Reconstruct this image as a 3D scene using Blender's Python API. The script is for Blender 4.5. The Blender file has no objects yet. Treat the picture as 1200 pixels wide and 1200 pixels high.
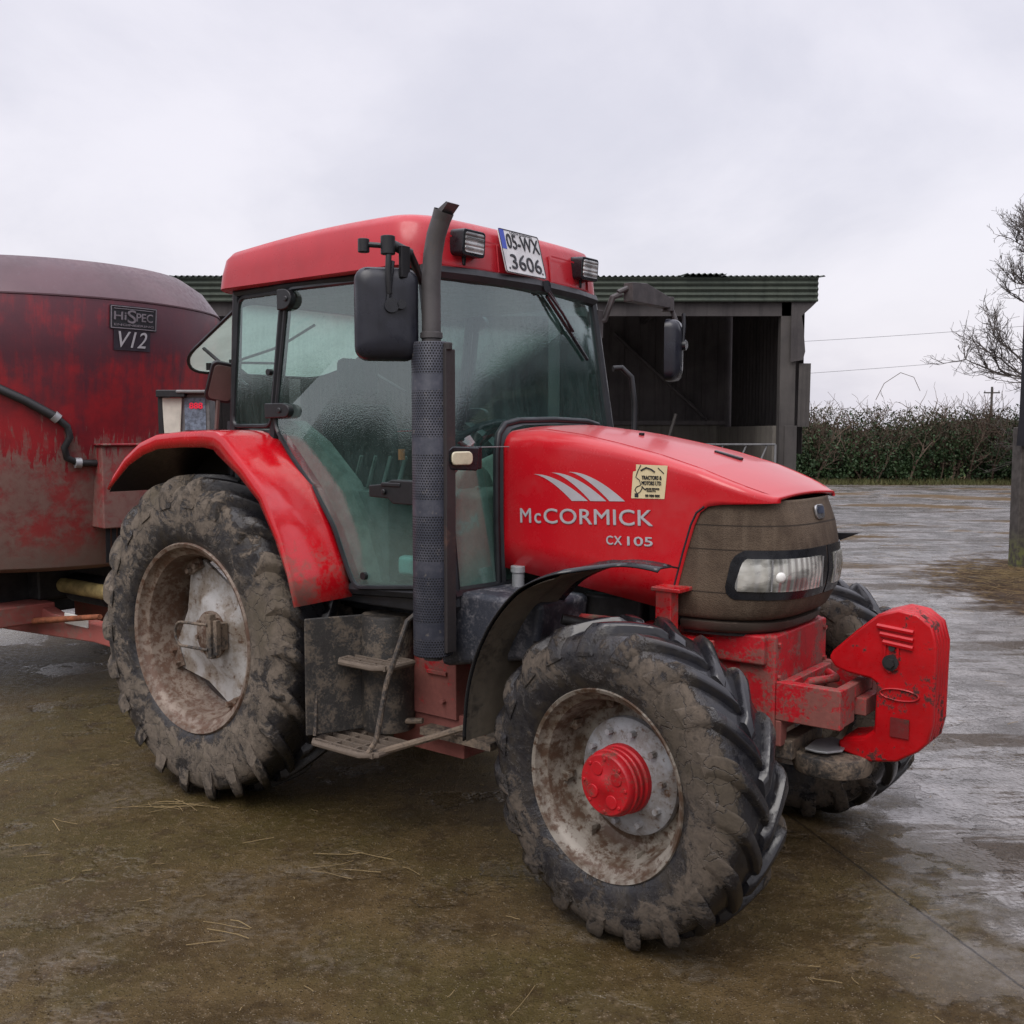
import bpy, math, random
from mathutils import Vector, Matrix, noise as mnoise
random.seed(7)
R = math.radians
scene = bpy.context.scene
COL = scene.collection

# ------------------------------------------------------------------ mesh helpers
class MB:
    """Collects shapes into one mesh."""
    def __init__(s): s.v = []; s.f = []
    def add(s, vs, fs, M=None):
        b = len(s.v)
        for p in vs:
            p = Vector(p)
            s.v.append(M @ p if M is not None else p)
        s.f += [tuple(i + b for i in f) for f in fs]
        return s
    def box(s, c, d, M=None):
        x, y, z = d[0]/2, d[1]/2, d[2]/2
        vs = [Vector(c) + Vector((a*x, b*y, e*z)) for a in (-1,1) for b in (-1,1) for e in (-1,1)]
        return s.add(vs, [(0,1,3,2),(4,6,7,5),(0,4,5,1),(2,3,7,6),(0,2,6,4),(1,5,7,3)], M)
    def bb(s, a, b, M=None):
        return s.box([(a[i]+b[i])/2 for i in range(3)], [abs(b[i]-a[i]) for i in range(3)], M)
    def prism(s, poly, axis, a, b, M=None):
        """poly 2D in the two other axes (in x,y,z order), extruded a..b along axis."""
        def P(p, t):
            q = list(p); q.insert(axis, t); return q
        n = len(poly)
        vs = [P(p, a) for p in poly] + [P(p, b) for p in poly]
        fs = [tuple(range(n))[::-1], tuple(range(n, 2*n))]
        fs += [(i, (i+1) % n, n+(i+1) % n, n+i) for i in range(n)]
        return s.add(vs, fs, M)
    def tube(s, pts, r, n=10, cap=True, M=None):
        pts = [Vector(p) for p in pts]
        rs = r if isinstance(r, (list, tuple)) else [r]*len(pts)
        vs = []; up = None
        for i, p in enumerate(pts):
            t = (pts[min(i+1, len(pts)-1)] - pts[max(i-1, 0)])
            if t.length < 1e-9: t = Vector((0,0,1))
            t.normalize()
            if up is None:
                up = t.orthogonal().normalized()
            up = (up - t*up.dot(t))
            if up.length < 1e-6: up = t.orthogonal()
            up.normalize(); w = t.cross(up)
            for k in range(n):
                a = 2*math.pi*k/n
                vs.append(p + (up*math.cos(a) + w*math.sin(a))*rs[i])
        fs = []
        for i in range(len(pts)-1):
            for k in range(n):
                fs.append((i*n+k, i*n+(k+1) % n, (i+1)*n+(k+1) % n, (i+1)*n+k))
        if cap:
            fs.append(tuple(range(n))[::-1]); fs.append(tuple(range((len(pts)-1)*n, len(pts)*n)))
        return s.add(vs, fs, M)
    def lathe(s, prof, n=48, axis='y', M=None, close=False):
        """prof: (radius, position along axis)."""
        vs = []
        for r, h in prof:
            for k in range(n):
                a = 2*math.pi*k/n; c, d = r*math.cos(a), r*math.sin(a)
                vs.append((c, h, d) if axis == 'y' else ((c, d, h) if axis == 'z' else (h, c, d)))
        fs = []
        m = len(prof)
        for i in range(m if close else m-1):
            j = (i+1) % m
            for k in range(n):
                fs.append((i*n+k, i*n+(k+1) % n, j*n+(k+1) % n, j*n+k))
        return s.add(vs, fs, M)
    def grid(s, rows, M=None, closed=False):
        """rows: list of equal-length point lists -> quads."""
        n = len(rows[0]); vs = [p for r in rows for p in r]; fs = []
        for i in range(len(rows)-1):
            for k in range(n if closed else n-1):
                fs.append((i*n+k, i*n+(k+1) % n, (i+1)*n+(k+1) % n, (i+1)*n+k))
        return s.add(vs, fs, M)
    def cyl(s, c, r, h, axis='z', n=20, M=None):
        c = Vector(c); d = {'x': Vector((1,0,0)), 'y': Vector((0,1,0)), 'z': Vector((0,0,1))}[axis]
        return s.tube([c - d*h/2, c + d*h/2], r, n, True, M)

def obj(name, mb, mat, parent=None, smooth=35, bevel=0, loc=None, rot=None, solid=0, sub=0, fixn=True):
    me = bpy.data.meshes.new(name)
    me.from_pydata([tuple(v) for v in mb.v], [], mb.f)
    if fixn:
        import bmesh
        bm = bmesh.new(); bm.from_mesh(me); bmesh.ops.recalc_face_normals(bm, faces=bm.faces); bm.to_mesh(me); bm.free()
    if smooth:
        me.shade_smooth()
        me.set_sharp_from_angle(angle=R(smooth))
    me.materials.append(mat)
    o = bpy.data.objects.new(name, me); COL.objects.link(o)
    if parent: o.parent = parent
    if loc is not None: o.location = loc
    if rot is not None: o.rotation_euler = rot
    if solid:
        m = o.modifiers.new('solid', 'SOLIDIFY'); m.thickness = solid; m.offset = 0
    if bevel:
        m = o.modifiers.new('bevel', 'BEVEL'); m.width = bevel; m.segments = 2; m.limit_method = 'ANGLE'; m.angle_limit = R(40)
        m.harden_normals = True
    if sub:
        m = o.modifiers.new('sub', 'SUBSURF'); m.levels = sub; m.render_levels = sub
    return o

def empty(name, loc=(0,0,0), rz=0, parent=None):
    o = bpy.data.objects.new(name, None); COL.objects.link(o)
    o.location = loc; o.rotation_euler = (0,0,rz); o.empty_display_size = .2
    if parent: o.parent = parent
    return o

def tag(o, label=None, cat=None, group=None, kind=None):
    if label: o['label'] = label
    if cat: o['category'] = cat
    if group: o['group'] = group
    if kind: o['kind'] = kind
    return o

def text_mb(body, size, origin, u, v, w=None, offset=0, extrude=.0003, shear=0, space=1.0, align='LEFT', mb=None, fit=None):
    """flat lettering in the plane spanned by u, v at origin (baseline); offset thickens the strokes."""
    cu = bpy.data.curves.new('lettering', 'FONT'); cu.body = body; cu.size = size
    cu.extrude = extrude; cu.shear = shear; cu.space_character = space; cu.align_x = align; cu.resolution_u = 4
    to = bpy.data.objects.new('lettering', cu); COL.objects.link(to)
    dg = bpy.context.evaluated_depsgraph_get(); dg.update()
    me = bpy.data.meshes.new_from_object(to.evaluated_get(dg))
    bpy.data.objects.remove(to)
    u = Vector(u).normalized(); v = Vector(v); v = (v - u*v.dot(u)).normalized(); n = u.cross(v)
    if mb is None: mb = MB()
    xs = [p.co.x for p in me.vertices]
    k = fit/(max(xs)-min(xs)) if fit else 1
    x0 = min(xs) if (fit and align == 'LEFT') else 0
    strikes = [(0, 0, 0)] if not offset else [(0, 0, 0), (-offset, 0, .0007), (offset, 0, .0014), (0, -offset*.7, .0021), (0, offset*.7, .0028)]
    for a, b, c in strikes:
        mb.add([Vector(origin) + u*((p.co.x-x0)*k + a) + v*(p.co.y + b) + n*(p.co.z + c) for p in me.vertices], [tuple(p.vertices) for p in me.polygons])
    bpy.data.meshes.remove(me)
    return mb

# ------------------------------------------------------------------ material helpers
class NT:
    def __init__(s, name):
        s.m = bpy.data.materials.new(name); s.m.use_nodes = True
        s.t = s.m.node_tree; s.t.nodes.clear()
        s.out = s.t.nodes.new('ShaderNodeOutputMaterial')
        s._co = None
    def n(s, typ, **kw):
        q = s.t.nodes.new(typ)
        for k, v in kw.items(): setattr(q, k, v)
        return q
    def L(s, a, b): s.t.links.new(a, b)
    def put(s, sock, val):
        if hasattr(val, 'is_output') or isinstance(val, bpy.types.NodeSocket): s.L(val, sock)
        else:
            if sock.type == 'RGBA' and len(val) == 3: val = (*val, 1)
            sock.default_value = val
    @property
    def co(s):
        if s._co is None: s._co = s.n('ShaderNodeTexCoord').outputs['Object']
        return s._co
    def pos(s): return s.n('ShaderNodeNewGeometry').outputs['Position']
    def nrm(s): return s.n('ShaderNodeNewGeometry').outputs['Normal']
    def map(s, vec, scale=(1,1,1), loc=(0,0,0), rot=(0,0,0)):
        q = s.n('ShaderNodeMapping'); s.L(vec, q.inputs['Vector'])
        q.inputs['Scale'].default_value = scale; q.inputs['Location'].default_value = loc; q.inputs['Rotation'].default_value = rot
        return q.outputs[0]
    def noise(s, scale, detail=5, rough=.6, vec=None, dist=0, out=0):
        q = s.n('ShaderNodeTexNoise'); q.inputs['Scale'].default_value = scale; q.inputs['Detail'].default_value = detail
        q.inputs['Roughness'].default_value = rough; q.inputs['Distortion'].default_value = dist
        s.L(vec if vec is not None else s.co, q.inputs['Vector']); return q.outputs[out]
    def voro(s, scale, vec=None, feature='F1', out='Distance'):
        q = s.n('ShaderNodeTexVoronoi'); q.feature = feature; q.inputs['Scale'].default_value = scale
        s.L(vec if vec is not None else s.co, q.inputs['Vector']); return q.outputs[out]
    def ramp(s, val, lo, hi, a=0., b=1., smooth=True):
        q = s.n('ShaderNodeMapRange'); q.interpolation_type = 'SMOOTHSTEP' if smooth else 'LINEAR'
        s.put(q.inputs[0], val); q.inputs[1].default_value = lo; q.inputs[2].default_value = hi
        q.inputs[3].default_value = a; q.inputs[4].default_value = b; return q.outputs[0]
    def math(s, op, a, b=0., clamp=False):
        q = s.n('ShaderNodeMath', operation=op, use_clamp=clamp); s.put(q.inputs[0], a); s.put(q.inputs[1], b); return q.outputs[0]
    def mul(s, a, b): return s.math('MULTIPLY', a, b)
    def addm(s, a, b): return s.math('ADD', a, b)
    def mx(s, a, b): return s.math('MAXIMUM', a, b)
    def mix(s, f, a, b):
        q = s.n('ShaderNodeMix', data_type='RGBA'); s.put(q.inputs[0], f); s.put(q.inputs[6], a); s.put(q.inputs[7], b); return q.outputs[2]
    def mixf(s, f, a, b):
        q = s.n('ShaderNodeMix', data_type='FLOAT'); s.put(q.inputs[0], f); s.put(q.inputs[2], a); s.put(q.inputs[3], b); return q.outputs[0]
    def sep(s, vec):
        q = s.n('ShaderNodeSeparateXYZ'); s.L(vec, q.inputs[0]); return q.outputs
    def bump(s, h, strength=.3, dist=.01, normal=None):
        q = s.n('ShaderNodeBump'); q.inputs['Strength'].default_value = strength; q.inputs['Distance'].default_value = dist
        s.L(h, q.inputs['Height'])
        if normal is not None: s.L(normal, q.inputs['Normal'])
        return q.outputs[0]
    def bsdf(s, base, rough=.5, metal=0., spec=.5, normal=None, coat=0., coat_rough=.1, final=True, **kw):
        q = s.n('ShaderNodeBsdfPrincipled')
        s.put(q.inputs['Base Color'], base); s.put(q.inputs['Roughness'], rough); s.put(q.inputs['Metallic'], metal)
        s.put(q.inputs['Specular IOR Level'], spec); s.put(q.inputs['Coat Weight'], coat); s.put(q.inputs['Coat Roughness'], coat_rough)
        if normal is not None: s.L(normal, q.inputs['Normal'])
        for k, v in kw.items(): s.put(q.inputs[k], v)
        if final: s.L(q.outputs[0], s.out.inputs[0])
        return q.outputs[0]

MUD = (.205, .155, .112)
MUDD = (.075, .055, .04)

def simple(name, base, rough=.5, metal=0., var=.25, scale=14, bump=.0, spec=.5, coat=0):
    t = NT(name)
    f = t.noise(scale, 5, .65)
    c = t.mix(t.ramp(f, .3, .7), tuple(x*(1-var) for x in base), tuple(min(1, x*(1+var)) for x in base))
    nr = t.bump(t.noise(scale*6, 4), bump, .004) if bump else None
    t.bsdf(c, t.ramp(t.noise(scale*1.7, 4), .3, .7, max(.02, rough-.1), min(1, rough+.12)), metal, spec, nr, coat)
    return t.m

def dirty(name, base, dirt=MUD, rough=.4, amount=.5, z0=None, z1=None, scale=6, metal=0., coat=0., speck=.0, drough=.85, bump=.15, base2=None, up=0., edge=.16):
    """paint with dried dirt: patches, fine speckle, more towards z0 (low)."""
    t = NT(name)
    big = t.noise(scale, 8, .68)
    fine = t.noise(scale*9, 6, .7)
    v = t.addm(t.mul(big, .65), t.mul(fine, .35))
    if z0 is not None:
        z = t.sep(t.co)[2]
        v = t.addm(v, t.ramp(z, z0, z1, .22, -.12, False))
    if up:
        v = t.addm(v, t.mul(t.ramp(t.sep(t.nrm())[2], .3, .95), up))
    lo = .78 - amount*.5
    m = t.ramp(v, lo, lo+edge)
    if speck:
        sp = t.ramp(t.noise(scale*38, 2, .5), .63, .7)
        m = t.mx(m, t.mul(sp, speck))
    if base2 is None: base2 = tuple(x*.72 for x in base)
    c = t.mix(t.ramp(t.noise(scale*.6, 4), .35, .7), base, base2)
    d = t.mix(t.noise(scale*5, 5), tuple(x*.62 for x in dirt), tuple(x*1.25 for x in dirt))
    c = t.mix(t.mul(m, .93), c, d)
    rg = t.mixf(m, t.ramp(fine, .3, .7, max(.05, rough-.08), rough+.1), drough)
    nb = t.bump(t.addm(t.mul(m, .6), t.mul(fine, .35)), bump, .006)
    t.bsdf(c, rg, metal if not metal else t.mixf(m, metal, 0.), .5, nb, t.mul(t.math('SUBTRACT', 1., m), coat) if coat else 0.)
    return t.m

RED = (.55, .005, .013)
RED2 = (.46, .005, .012)
M = {}
def hood_paint():
    t = NT('red_bonnet_paint')
    z = t.sep(t.co)[2]
    dust = t.ramp(t.noise(3.2, 8, .7), .45, .8, 0, .35)
    up = t.ramp(t.sep(t.nrm())[2], .35, .95, 0, .30)  # pinker upward faces: sky reflection painted into the bonnet top
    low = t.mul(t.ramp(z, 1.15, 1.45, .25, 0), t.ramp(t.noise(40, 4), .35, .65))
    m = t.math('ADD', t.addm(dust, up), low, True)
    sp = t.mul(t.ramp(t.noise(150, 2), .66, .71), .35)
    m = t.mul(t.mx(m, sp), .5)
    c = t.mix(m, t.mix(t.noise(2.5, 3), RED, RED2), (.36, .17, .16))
    t.bsdf(c, t.mixf(m, .27, .62), 0., .5, t.bump(t.noise(90, 3), .03, .003), .35, .12)
    return t.m
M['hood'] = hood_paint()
M['roof'] = dirty('sky_paled_red_roof', (.47, .016, .026), (.45, .22, .22), .33, .32, scale=2.2, coat=.15, drough=.6, bump=.03, up=.12)  # chalky pale red, more on top: sky reflection put into the colour
M['fender'] = dirty('glossy_red_fender', (.56, .005, .012), (.22, .10, .08), .22, .34, 1.0, 2.0, scale=3.5, coat=.55, bump=.03)
M['redcast'] = dirty('dusty_red_casting', (.44, .008, .016), (.20, .075, .06), .45, .48, edge=.09, z0=.6, z1=1.5, scale=9, speck=.5, bump=.2)
M['redweight'] = dirty('bright_red_weight', (.47, .003, .007), (.035, .02, .016), .34, .47, edge=.05, scale=6.5, speck=.3, bump=.2)
M['redold'] = dirty('old_red', (.42, .004, .008), (.04, .022, .018), .36, .60, .3, 1.1, scale=8, speck=.3, bump=.12)
M['redmud'] = dirty('muddy_red_steel', (.36, .03, .03), MUD, .6, .8, .2, 1.2, scale=6, speck=.4, bump=.3)
M['hub'] = dirty('red_hub_paint', (.46, .005, .012), (.10, .05, .03), .4, .58, scale=14, speck=.4, bump=.3)
M['black'] = dirty('black_plastic', (.012, .012, .014), (.08, .07, .06), .42, .30, scale=6, bump=.05)
M['blackgloss'] = simple('black_gloss_rubber', (.010, .011, .014), .28, 0, .3)
M['navy'] = simple('dark_mirror_shell', (.012, .013, .02), .33, 0, .35, 5)
M['frame'] = simple('black_cab_frame', (.012, .013, .016), .38, 0, .3, 8)
M['exh'] = dirty('grey_exhaust_pipe', (.105, .098, .098), (.15, .10, .075), .5, .45, scale=9, metal=.4, bump=.1)
M['muddy'] = dirty('mud_caked_steel', (.03, .028, .027), MUD, .6, .74, scale=7, speck=.6, bump=.5)
M['stepdark'] = dirty('dark_speckled_steel', (.030,.028,.026), (.125,.100,.075), .55, .62, scale=9, speck=.8, edge=.10, bump=.5)
M['mudstep'] = dirty('mud_covered_step', (.05,.045,.04), (.145,.112,.085), .6, .92, scale=7, speck=.6, bump=.5)
M['muddyunder'] = dirty('muddy_fender_plastic', (.055, .049, .042), (.135, .112, .083), .4, .8, scale=4, bump=.3)
M['fendertop'] = dirty('black_front_fender', (.016, .017, .02), (.10, .085, .075), .2, .22, scale=5, bump=.08)
M['dark'] = simple('dark_greasy_iron', (.016, .015, .015), .6, 0, .5, 10, .3)
M['grey'] = simple('grey_plastic', (.18, .18, .18), .55, 0, .2)
M['chrome'] = simple('worn_metal', (.5, .5, .5), .3, .9, .2)
M['steel'] = dirty('galvanised_metal', (.36, .37, .38), MUD, .45, .5, scale=9, metal=.4, bump=.2)
M['white'] = simple('white_plastic', (.72, .71, .67), .4, 0, .08)
M['silver'] = simple('silver_lettering', (.46, .45, .47), .4, .15, .06)
M['blacktext'] = simple('black_lettering', (.02, .02, .025), .5, 0, .05)
M['bluestrip'] = simple('blue_strip', (.03, .06, .38), .4, 0, .1)
M['interior'] = simple('grey_cab_trim', (.10, .11, .105), .75, 0, .3)
M['dash'] = simple('pale_dash_plastic', (.34, .36, .31), .7, 0, .3, 5)
M['armgrey'] = simple('brown_grey_arm', (.055,.048,.048), .55, 0, .4, 9)
M['arch'] = simple('dusty_arch_trim', (.16,.17,.155), .8, 0, .3)
M['seat'] = simple('dark_seat_cloth', (.025, .027, .03), .9, 0, .3)
M['orange'] = simple('orange_plastic', (.6, .16, .05), .5)

def grille_mat():
    t = NT('dirty_grille_mesh')
    z = t.sep(t.co)[2]
    big = t.noise(5, 7, .65)
    c = t.mix(t.ramp(big, .3, .7), (.058, .039, .026), (.112, .080, .054))
    st = t.noise(1, 5, .6, t.map(t.co, (30, 30, 2)))
    c = t.mix(t.ramp(st, .42, .75, 0, .55), c, (.135, .10, .07))
    for zz in (1.268, 1.438, 1.533):
        c = t.mix(t.ramp(t.math('ABSOLUTE', t.math('SUBTRACT', z, zz)), .0015, .0045, .8, 0), c, (.02, .014, .010))
    v = t.voro(190)
    c = t.mix(t.ramp(v, .2, .45, .45, 0), c, (.02, .015, .012))
    t.bsdf(c, .8, 0, .3, t.bump(v, .35, .004))
    return t.m
M['grille'] = grille_mat()

def perf_mat():
    t = NT('perforated_black_guard')
    # rows of round holes in the sheet, in bands, from object coordinates (cylinder round z)
    x, y, z = t.sep(t.co)
    ang = t.math('ARCTAN2', y, x)
    u = t.mul(ang, .085/.0125)
    w = t.mul(z, 1/.0108)
    row = t.math('FLOOR', w)
    u = t.addm(u, t.mul(t.math('MODULO', row, 2.), .5))
    fu = t.math('SUBTRACT', t.math('FRACT', u), .5); fw = t.mul(t.math('SUBTRACT', t.math('FRACT', w), .5), .86)
    d = t.math('SQRT', t.addm(t.mul(fu, fu), t.mul(fw, fw)))
    hole = t.ramp(d, .24, .33, 1, 0)
    band = t.math('FRACT', t.mul(z, 1/.262))
    hole = t.mul(hole, t.mul(t.ramp(band, .14, .16), t.ramp(band, .88, .9, 1, 0)))
    f = t.noise(9, 6, .7)
    c = t.mix(t.ramp(f, .4, .7), (.024, .027, .040), (.066, .067, .082))
    c = t.mix(t.ramp(t.noise(35, 4), .6, .75), c, (.12, .11, .10))
    c = t.mix(hole, c, (.004, .004, .005))
    t.bsdf(c, t.mixf(hole, .45, .9), .2, .5, t.bump(t.math('SUBTRACT', 1., hole), .5, .003))
    return t.m
M['perf'] = perf_mat()

def tyre_mat(name, inner, outer, wet, mudc, cover, rim_r):
    """dried mud on the side walls and in the pattern, dark wet rubber on the tread."""
    t = NT(name)
    x, y, z = t.sep(t.co)
    r = t.math('SQRT', t.addm(t.mul(x, x), t.mul(z, z)))
    n0 = t.noise(2.6, 4, .6, dist=.5); n1 = t.noise(9, 8, .74, dist=1.2); n2 = t.noise(38, 7, .72)
    v = t.addm(t.addm(t.mul(n0, .55), t.mul(n1, .40)), t.mul(n2, .22))
    v = t.addm(v, t.ramp(t.math('ABSOLUTE', y), inner, outer, -.17, .04, False))
    v = t.addm(v, t.ramp(r, rim_r, rim_r+.09, -.07, 0, False))        # rubbed bare next to the rim
    m = t.addm(t.mul(t.ramp(v, cover, cover+.035), .72), t.mul(t.ramp(v, cover-.10, cover+.10), .28))
    vec = t.n('ShaderNodeVectorMath', operation='ADD'); t.L(t.co, vec.inputs[0])
    nv = t.n('ShaderNodeVectorMath', operation='SCALE'); t.L(t.noise(9, 4, .6, out=1), nv.inputs[0]); nv.inputs[3].default_value = .12; t.L(nv.outputs[0], vec.inputs[1])
    crack = t.ramp(t.voro(11, vec.outputs[0], 'DISTANCE_TO_EDGE'), .0, .035)
    ck = t.mixf(t.ramp(n0, .50, .58), 1., crack)
    m = t.mul(m, t.mixf(.5, 1., ck))
    mud = t.mix(t.ramp(n1, .3, .7), tuple(c*.5 for c in mudc), tuple(c*1.15 for c in mudc))
    mud = t.mix(t.ramp(n2, .5, .68, 0, .8), mud, tuple(c*.38 for c in mudc))
    mud = t.mix(t.ramp(n0, .52, .66, 0, .6), mud, tuple(c*.6*k for c, k in zip(mudc, (1, 1, .85))))
    rub = t.mix(n2, (.008, .008, .011), (.022, .022, .025))
    rub = t.mix(t.mul(t.ramp(t.noise(14, 6), .42, .7, .0, .6), t.ramp(t.math('ABSOLUTE', y), inner*.5, outer, .25, 1)), rub, (.046, .037, .026))
    c = t.mix(m, rub, mud)
    rg = t.mixf(m, t.ramp(n2, .3, .7, wet, wet+.14), .92)
    nb = t.bump(t.addm(t.mul(m, .9), t.mul(n2, t.addm(t.mul(m, .4), .06))), .7, .010)
    t.bsdf(c, rg, 0, .5, nb)
    return t.m
M['tyre_front'] = tyre_mat('wet_muddy_front_tyre', .09, .158, .07, (.098, .077, .058), .575, .35)
M['tyre_rear'] = tyre_mat('mud_caked_rear_tyre', .05, .20, .24, (.150, .121, .093), .578, .48)

def rim_mat(name, base, rust, dirt, amt):
    t = NT(name)
    n1 = t.noise(7, 8, .7); n2 = t.noise(34, 6, .7)
    c = t.mix(t.ramp(n1, .38, .62), base, dirt)
    c = t.mix(t.ramp(t.addm(t.mul(n1, .4), t.mul(n2, .6)), amt, amt+.1), c, rust)
    t.bsdf(c, .55, .15, .5, t.bump(n2, .3, .005))
    return t.m
M['rim_front'] = rim_mat('rusty_silver_rim', (.25, .225, .19), (.075, .042, .025), (.095, .066, .044), .47)
M['disc_front'] = rim_mat('grey_hub_disc', (.34, .35, .37), (.10, .055, .032), (.20, .18, .165), .52)
M['rim_rear'] = rim_mat('rusty_rear_rim', (.24, .19, .15), (.11, .06, .038), (.14, .10, .075), .46)
M['disc_rear'] = rim_mat('pale_wheel_centre', (.44, .43, .42), (.12, .07, .045), (.25, .21, .17), .53)

def glass_mat(name, tint, dust, dustcol, low=.30, even=None):
    t = NT(name)
    tr = t.n('ShaderNodeBsdfTransparent'); tr.inputs[0].default_value = (*tint, 1)
    gl = t.n('ShaderNodeBsdfGlossy'); gl.inputs['Roughness'].default_value = .025; gl.inputs['Color'].default_value = (.85,.97,.95,1)
    lw = t.n('ShaderNodeLayerWeight'); lw.inputs[0].default_value = .5
    fr = t.math('POWER', lw.outputs['Facing'], 4.2)
    fr = t.addm(t.mul(fr, .80), .18)
    t.L(t.bump(t.noise(140, 2, .5), .10, .002), gl.inputs['Normal'])
    a = t.n('ShaderNodeMixShader'); t.L(fr, a.inputs[0]); t.L(tr.outputs[0], a.inputs[1]); t.L(gl.outputs[0], a.inputs[2])
    df = t.n('ShaderNodeBsdfDiffuse'); df.inputs[0].default_value = (*dustcol, 1)
    tl = t.n('ShaderNodeBsdfTranslucent'); tl.inputs[0].default_value = (*dustcol, 1)
    dd = t.n('ShaderNodeMixShader'); dd.inputs[0].default_value = .45; t.L(df.outputs[0], dd.inputs[1]); t.L(tl.outputs[0], dd.inputs[2])
    n1 = t.noise(3, 7, .7); st = t.noise(1, 6, .7, t.map(t.co, (26, 26, 2.0))); sp = t.noise(80, 3, .6)
    d = t.addm(t.mul(n1, .45), t.addm(t.mul(st, .3), t.mul(sp, .25)))
    dz = t.ramp(t.sep(t.co)[2], 1.15, 1.85, low, 0.)
    m = t.addm(t.addm(t.ramp(d, .42, .64, dust*.25, dust*2.0), dz), t.mul(t.ramp(t.noise(60, 2), .68, .73), .14))
    if even: m = t.ramp(n1, .3, .7, even*.85, even*1.1)
    b = t.n('ShaderNodeMixShader'); t.put(b.inputs[0], m); t.L(a.outputs[0], b.inputs[1]); t.L(dd.outputs[0], b.inputs[2])
    t.L(b.outputs[0], t.out.inputs[0])
    return t.m
M['glass'] = glass_mat('dusty_green_glass', (.62, .86, .82), .085, (.24, .36, .335), .27)
M['glassrear'] = glass_mat('green_rear_glass', (.84, .95, .88), .55, (.66, .82, .72), 0, .62)
def lens_mat(name, base, k=220):
    t = NT(name)
    x, y, z = t.sep(t.co)
    w = t.math('SINE', t.mul(y, k)) if k else t.math('SINE', t.mul(z, 300.))
    n1 = t.noise(6, 3, .5, t.map(t.co, (1.2, 1.2, 2.5)))
    c = t.mix(t.ramp(n1, .36, .62), tuple(q*.22 for q in base), base)  # light and dark patches put reflector highlights into the lens colour
    c = t.mix(t.ramp(w, -1, 1, 0, .30), c, tuple(q*.45 for q in base))
    t.bsdf(c, t.ramp(n1, .3, .7, .16, .34), .55, .6, t.bump(w, .5, .006), 1., .04)
    return t.m
M['lens'] = lens_mat('headlight_glass', (.80, .80, .74))
M['worklens'] = lens_mat('work_light_glass', (.62, .62, .60), 0)
M['amberlens'] = dirty('cloudy_cream_lens', (.62, .56, .40), (.35, .25, .12), .25, .4, scale=20, coat=.4, bump=.03)
M['plate'] = dirty('white_number_plate', (.66, .66, .66), (.4, .36, .32), .4, .25, scale=14, bump=.02)
def sticker_mat():
    t = NT('cream_sticker')
    x, y, z = t.sep(t.co)
    c = t.mix(t.noise(20, 5), (.70, .60, .36), (.62, .50, .30))
    t.bsdf(c, .55)
    return t.m
M['sticker'] = sticker_mat()

def tub_mat():
    t = NT('grimy_red_tub_steel')
    x, y, z = t.sep(t.co)
    n1 = t.noise(2.0, 8, .7); n2 = t.noise(14, 6, .7)
    st = t.noise(1, 7, .72, t.map(t.co, (9, 9, .7)))
    st2 = t.noise(1, 6, .7, t.map(t.co, (22, 22, 1.6)))
    red = t.mix(t.ramp(n1, .35, .65), (.31, .014, .020), (.165, .014, .02))
    # dark purple grime runs from the top
    g = t.addm(t.addm(t.mul(st, .5), t.mul(n1, .5)), t.ramp(z, 1.75, 2.5, -.18, .12, False))
    c = t.mix(t.ramp(g, .43, .62, 0, .82), red, (.052, .020, .032))
    # dried grey-brown slurry below, jagged upper edge
    h = t.addm(z, t.mul(t.math('SUBTRACT', st2, .5), 1.5))
    s = t.addm(t.mul(n2, .45), t.mul(n1, .55))
    low = t.mul(t.ramp(h, 1.76, 1.82, 1, 0), t.ramp(s, .40, .56, .25, .9))
    c = t.mix(low, c, t.mix(n2, (.13, .06, .05), (.23, .15, .125)))
    base = t.ramp(z, .95, 1.25, .75, 0)
    c = t.mix(base, c, (.15, .11, .09))
    t.bsdf(c, t.mixf(low, .42, .8), 0, .45, t.bump(t.addm(n2, low), .2, .006))
    return t.m
M['tub'] = tub_mat()
M['tubrim'] = dirty('sky_tinted_rim', (.105, .050, .060), (.155, .118, .138), .36, .52, scale=3.5, bump=.08)  # purplish tone puts the sky's reflection into the rim colour
M['drawbar'] = dirty('pale_red_drawbar', (.33, .09, .075), (.22, .15, .12), .6, .6, scale=4, bump=.15)
M['rust'] = simple('rusty_bar', (.22, .07, .03), .8, 0, .4, 20, .3)
M['yellow'] = simple('dirty_yellow_tube', (.30, .23, .09), .7, 0, .4, 10, .2)
M['hose'] = dirty('black_rubber_hose', (.02, .02, .022), (.09, .075, .065), .5, .35, scale=12, bump=.1)

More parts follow.
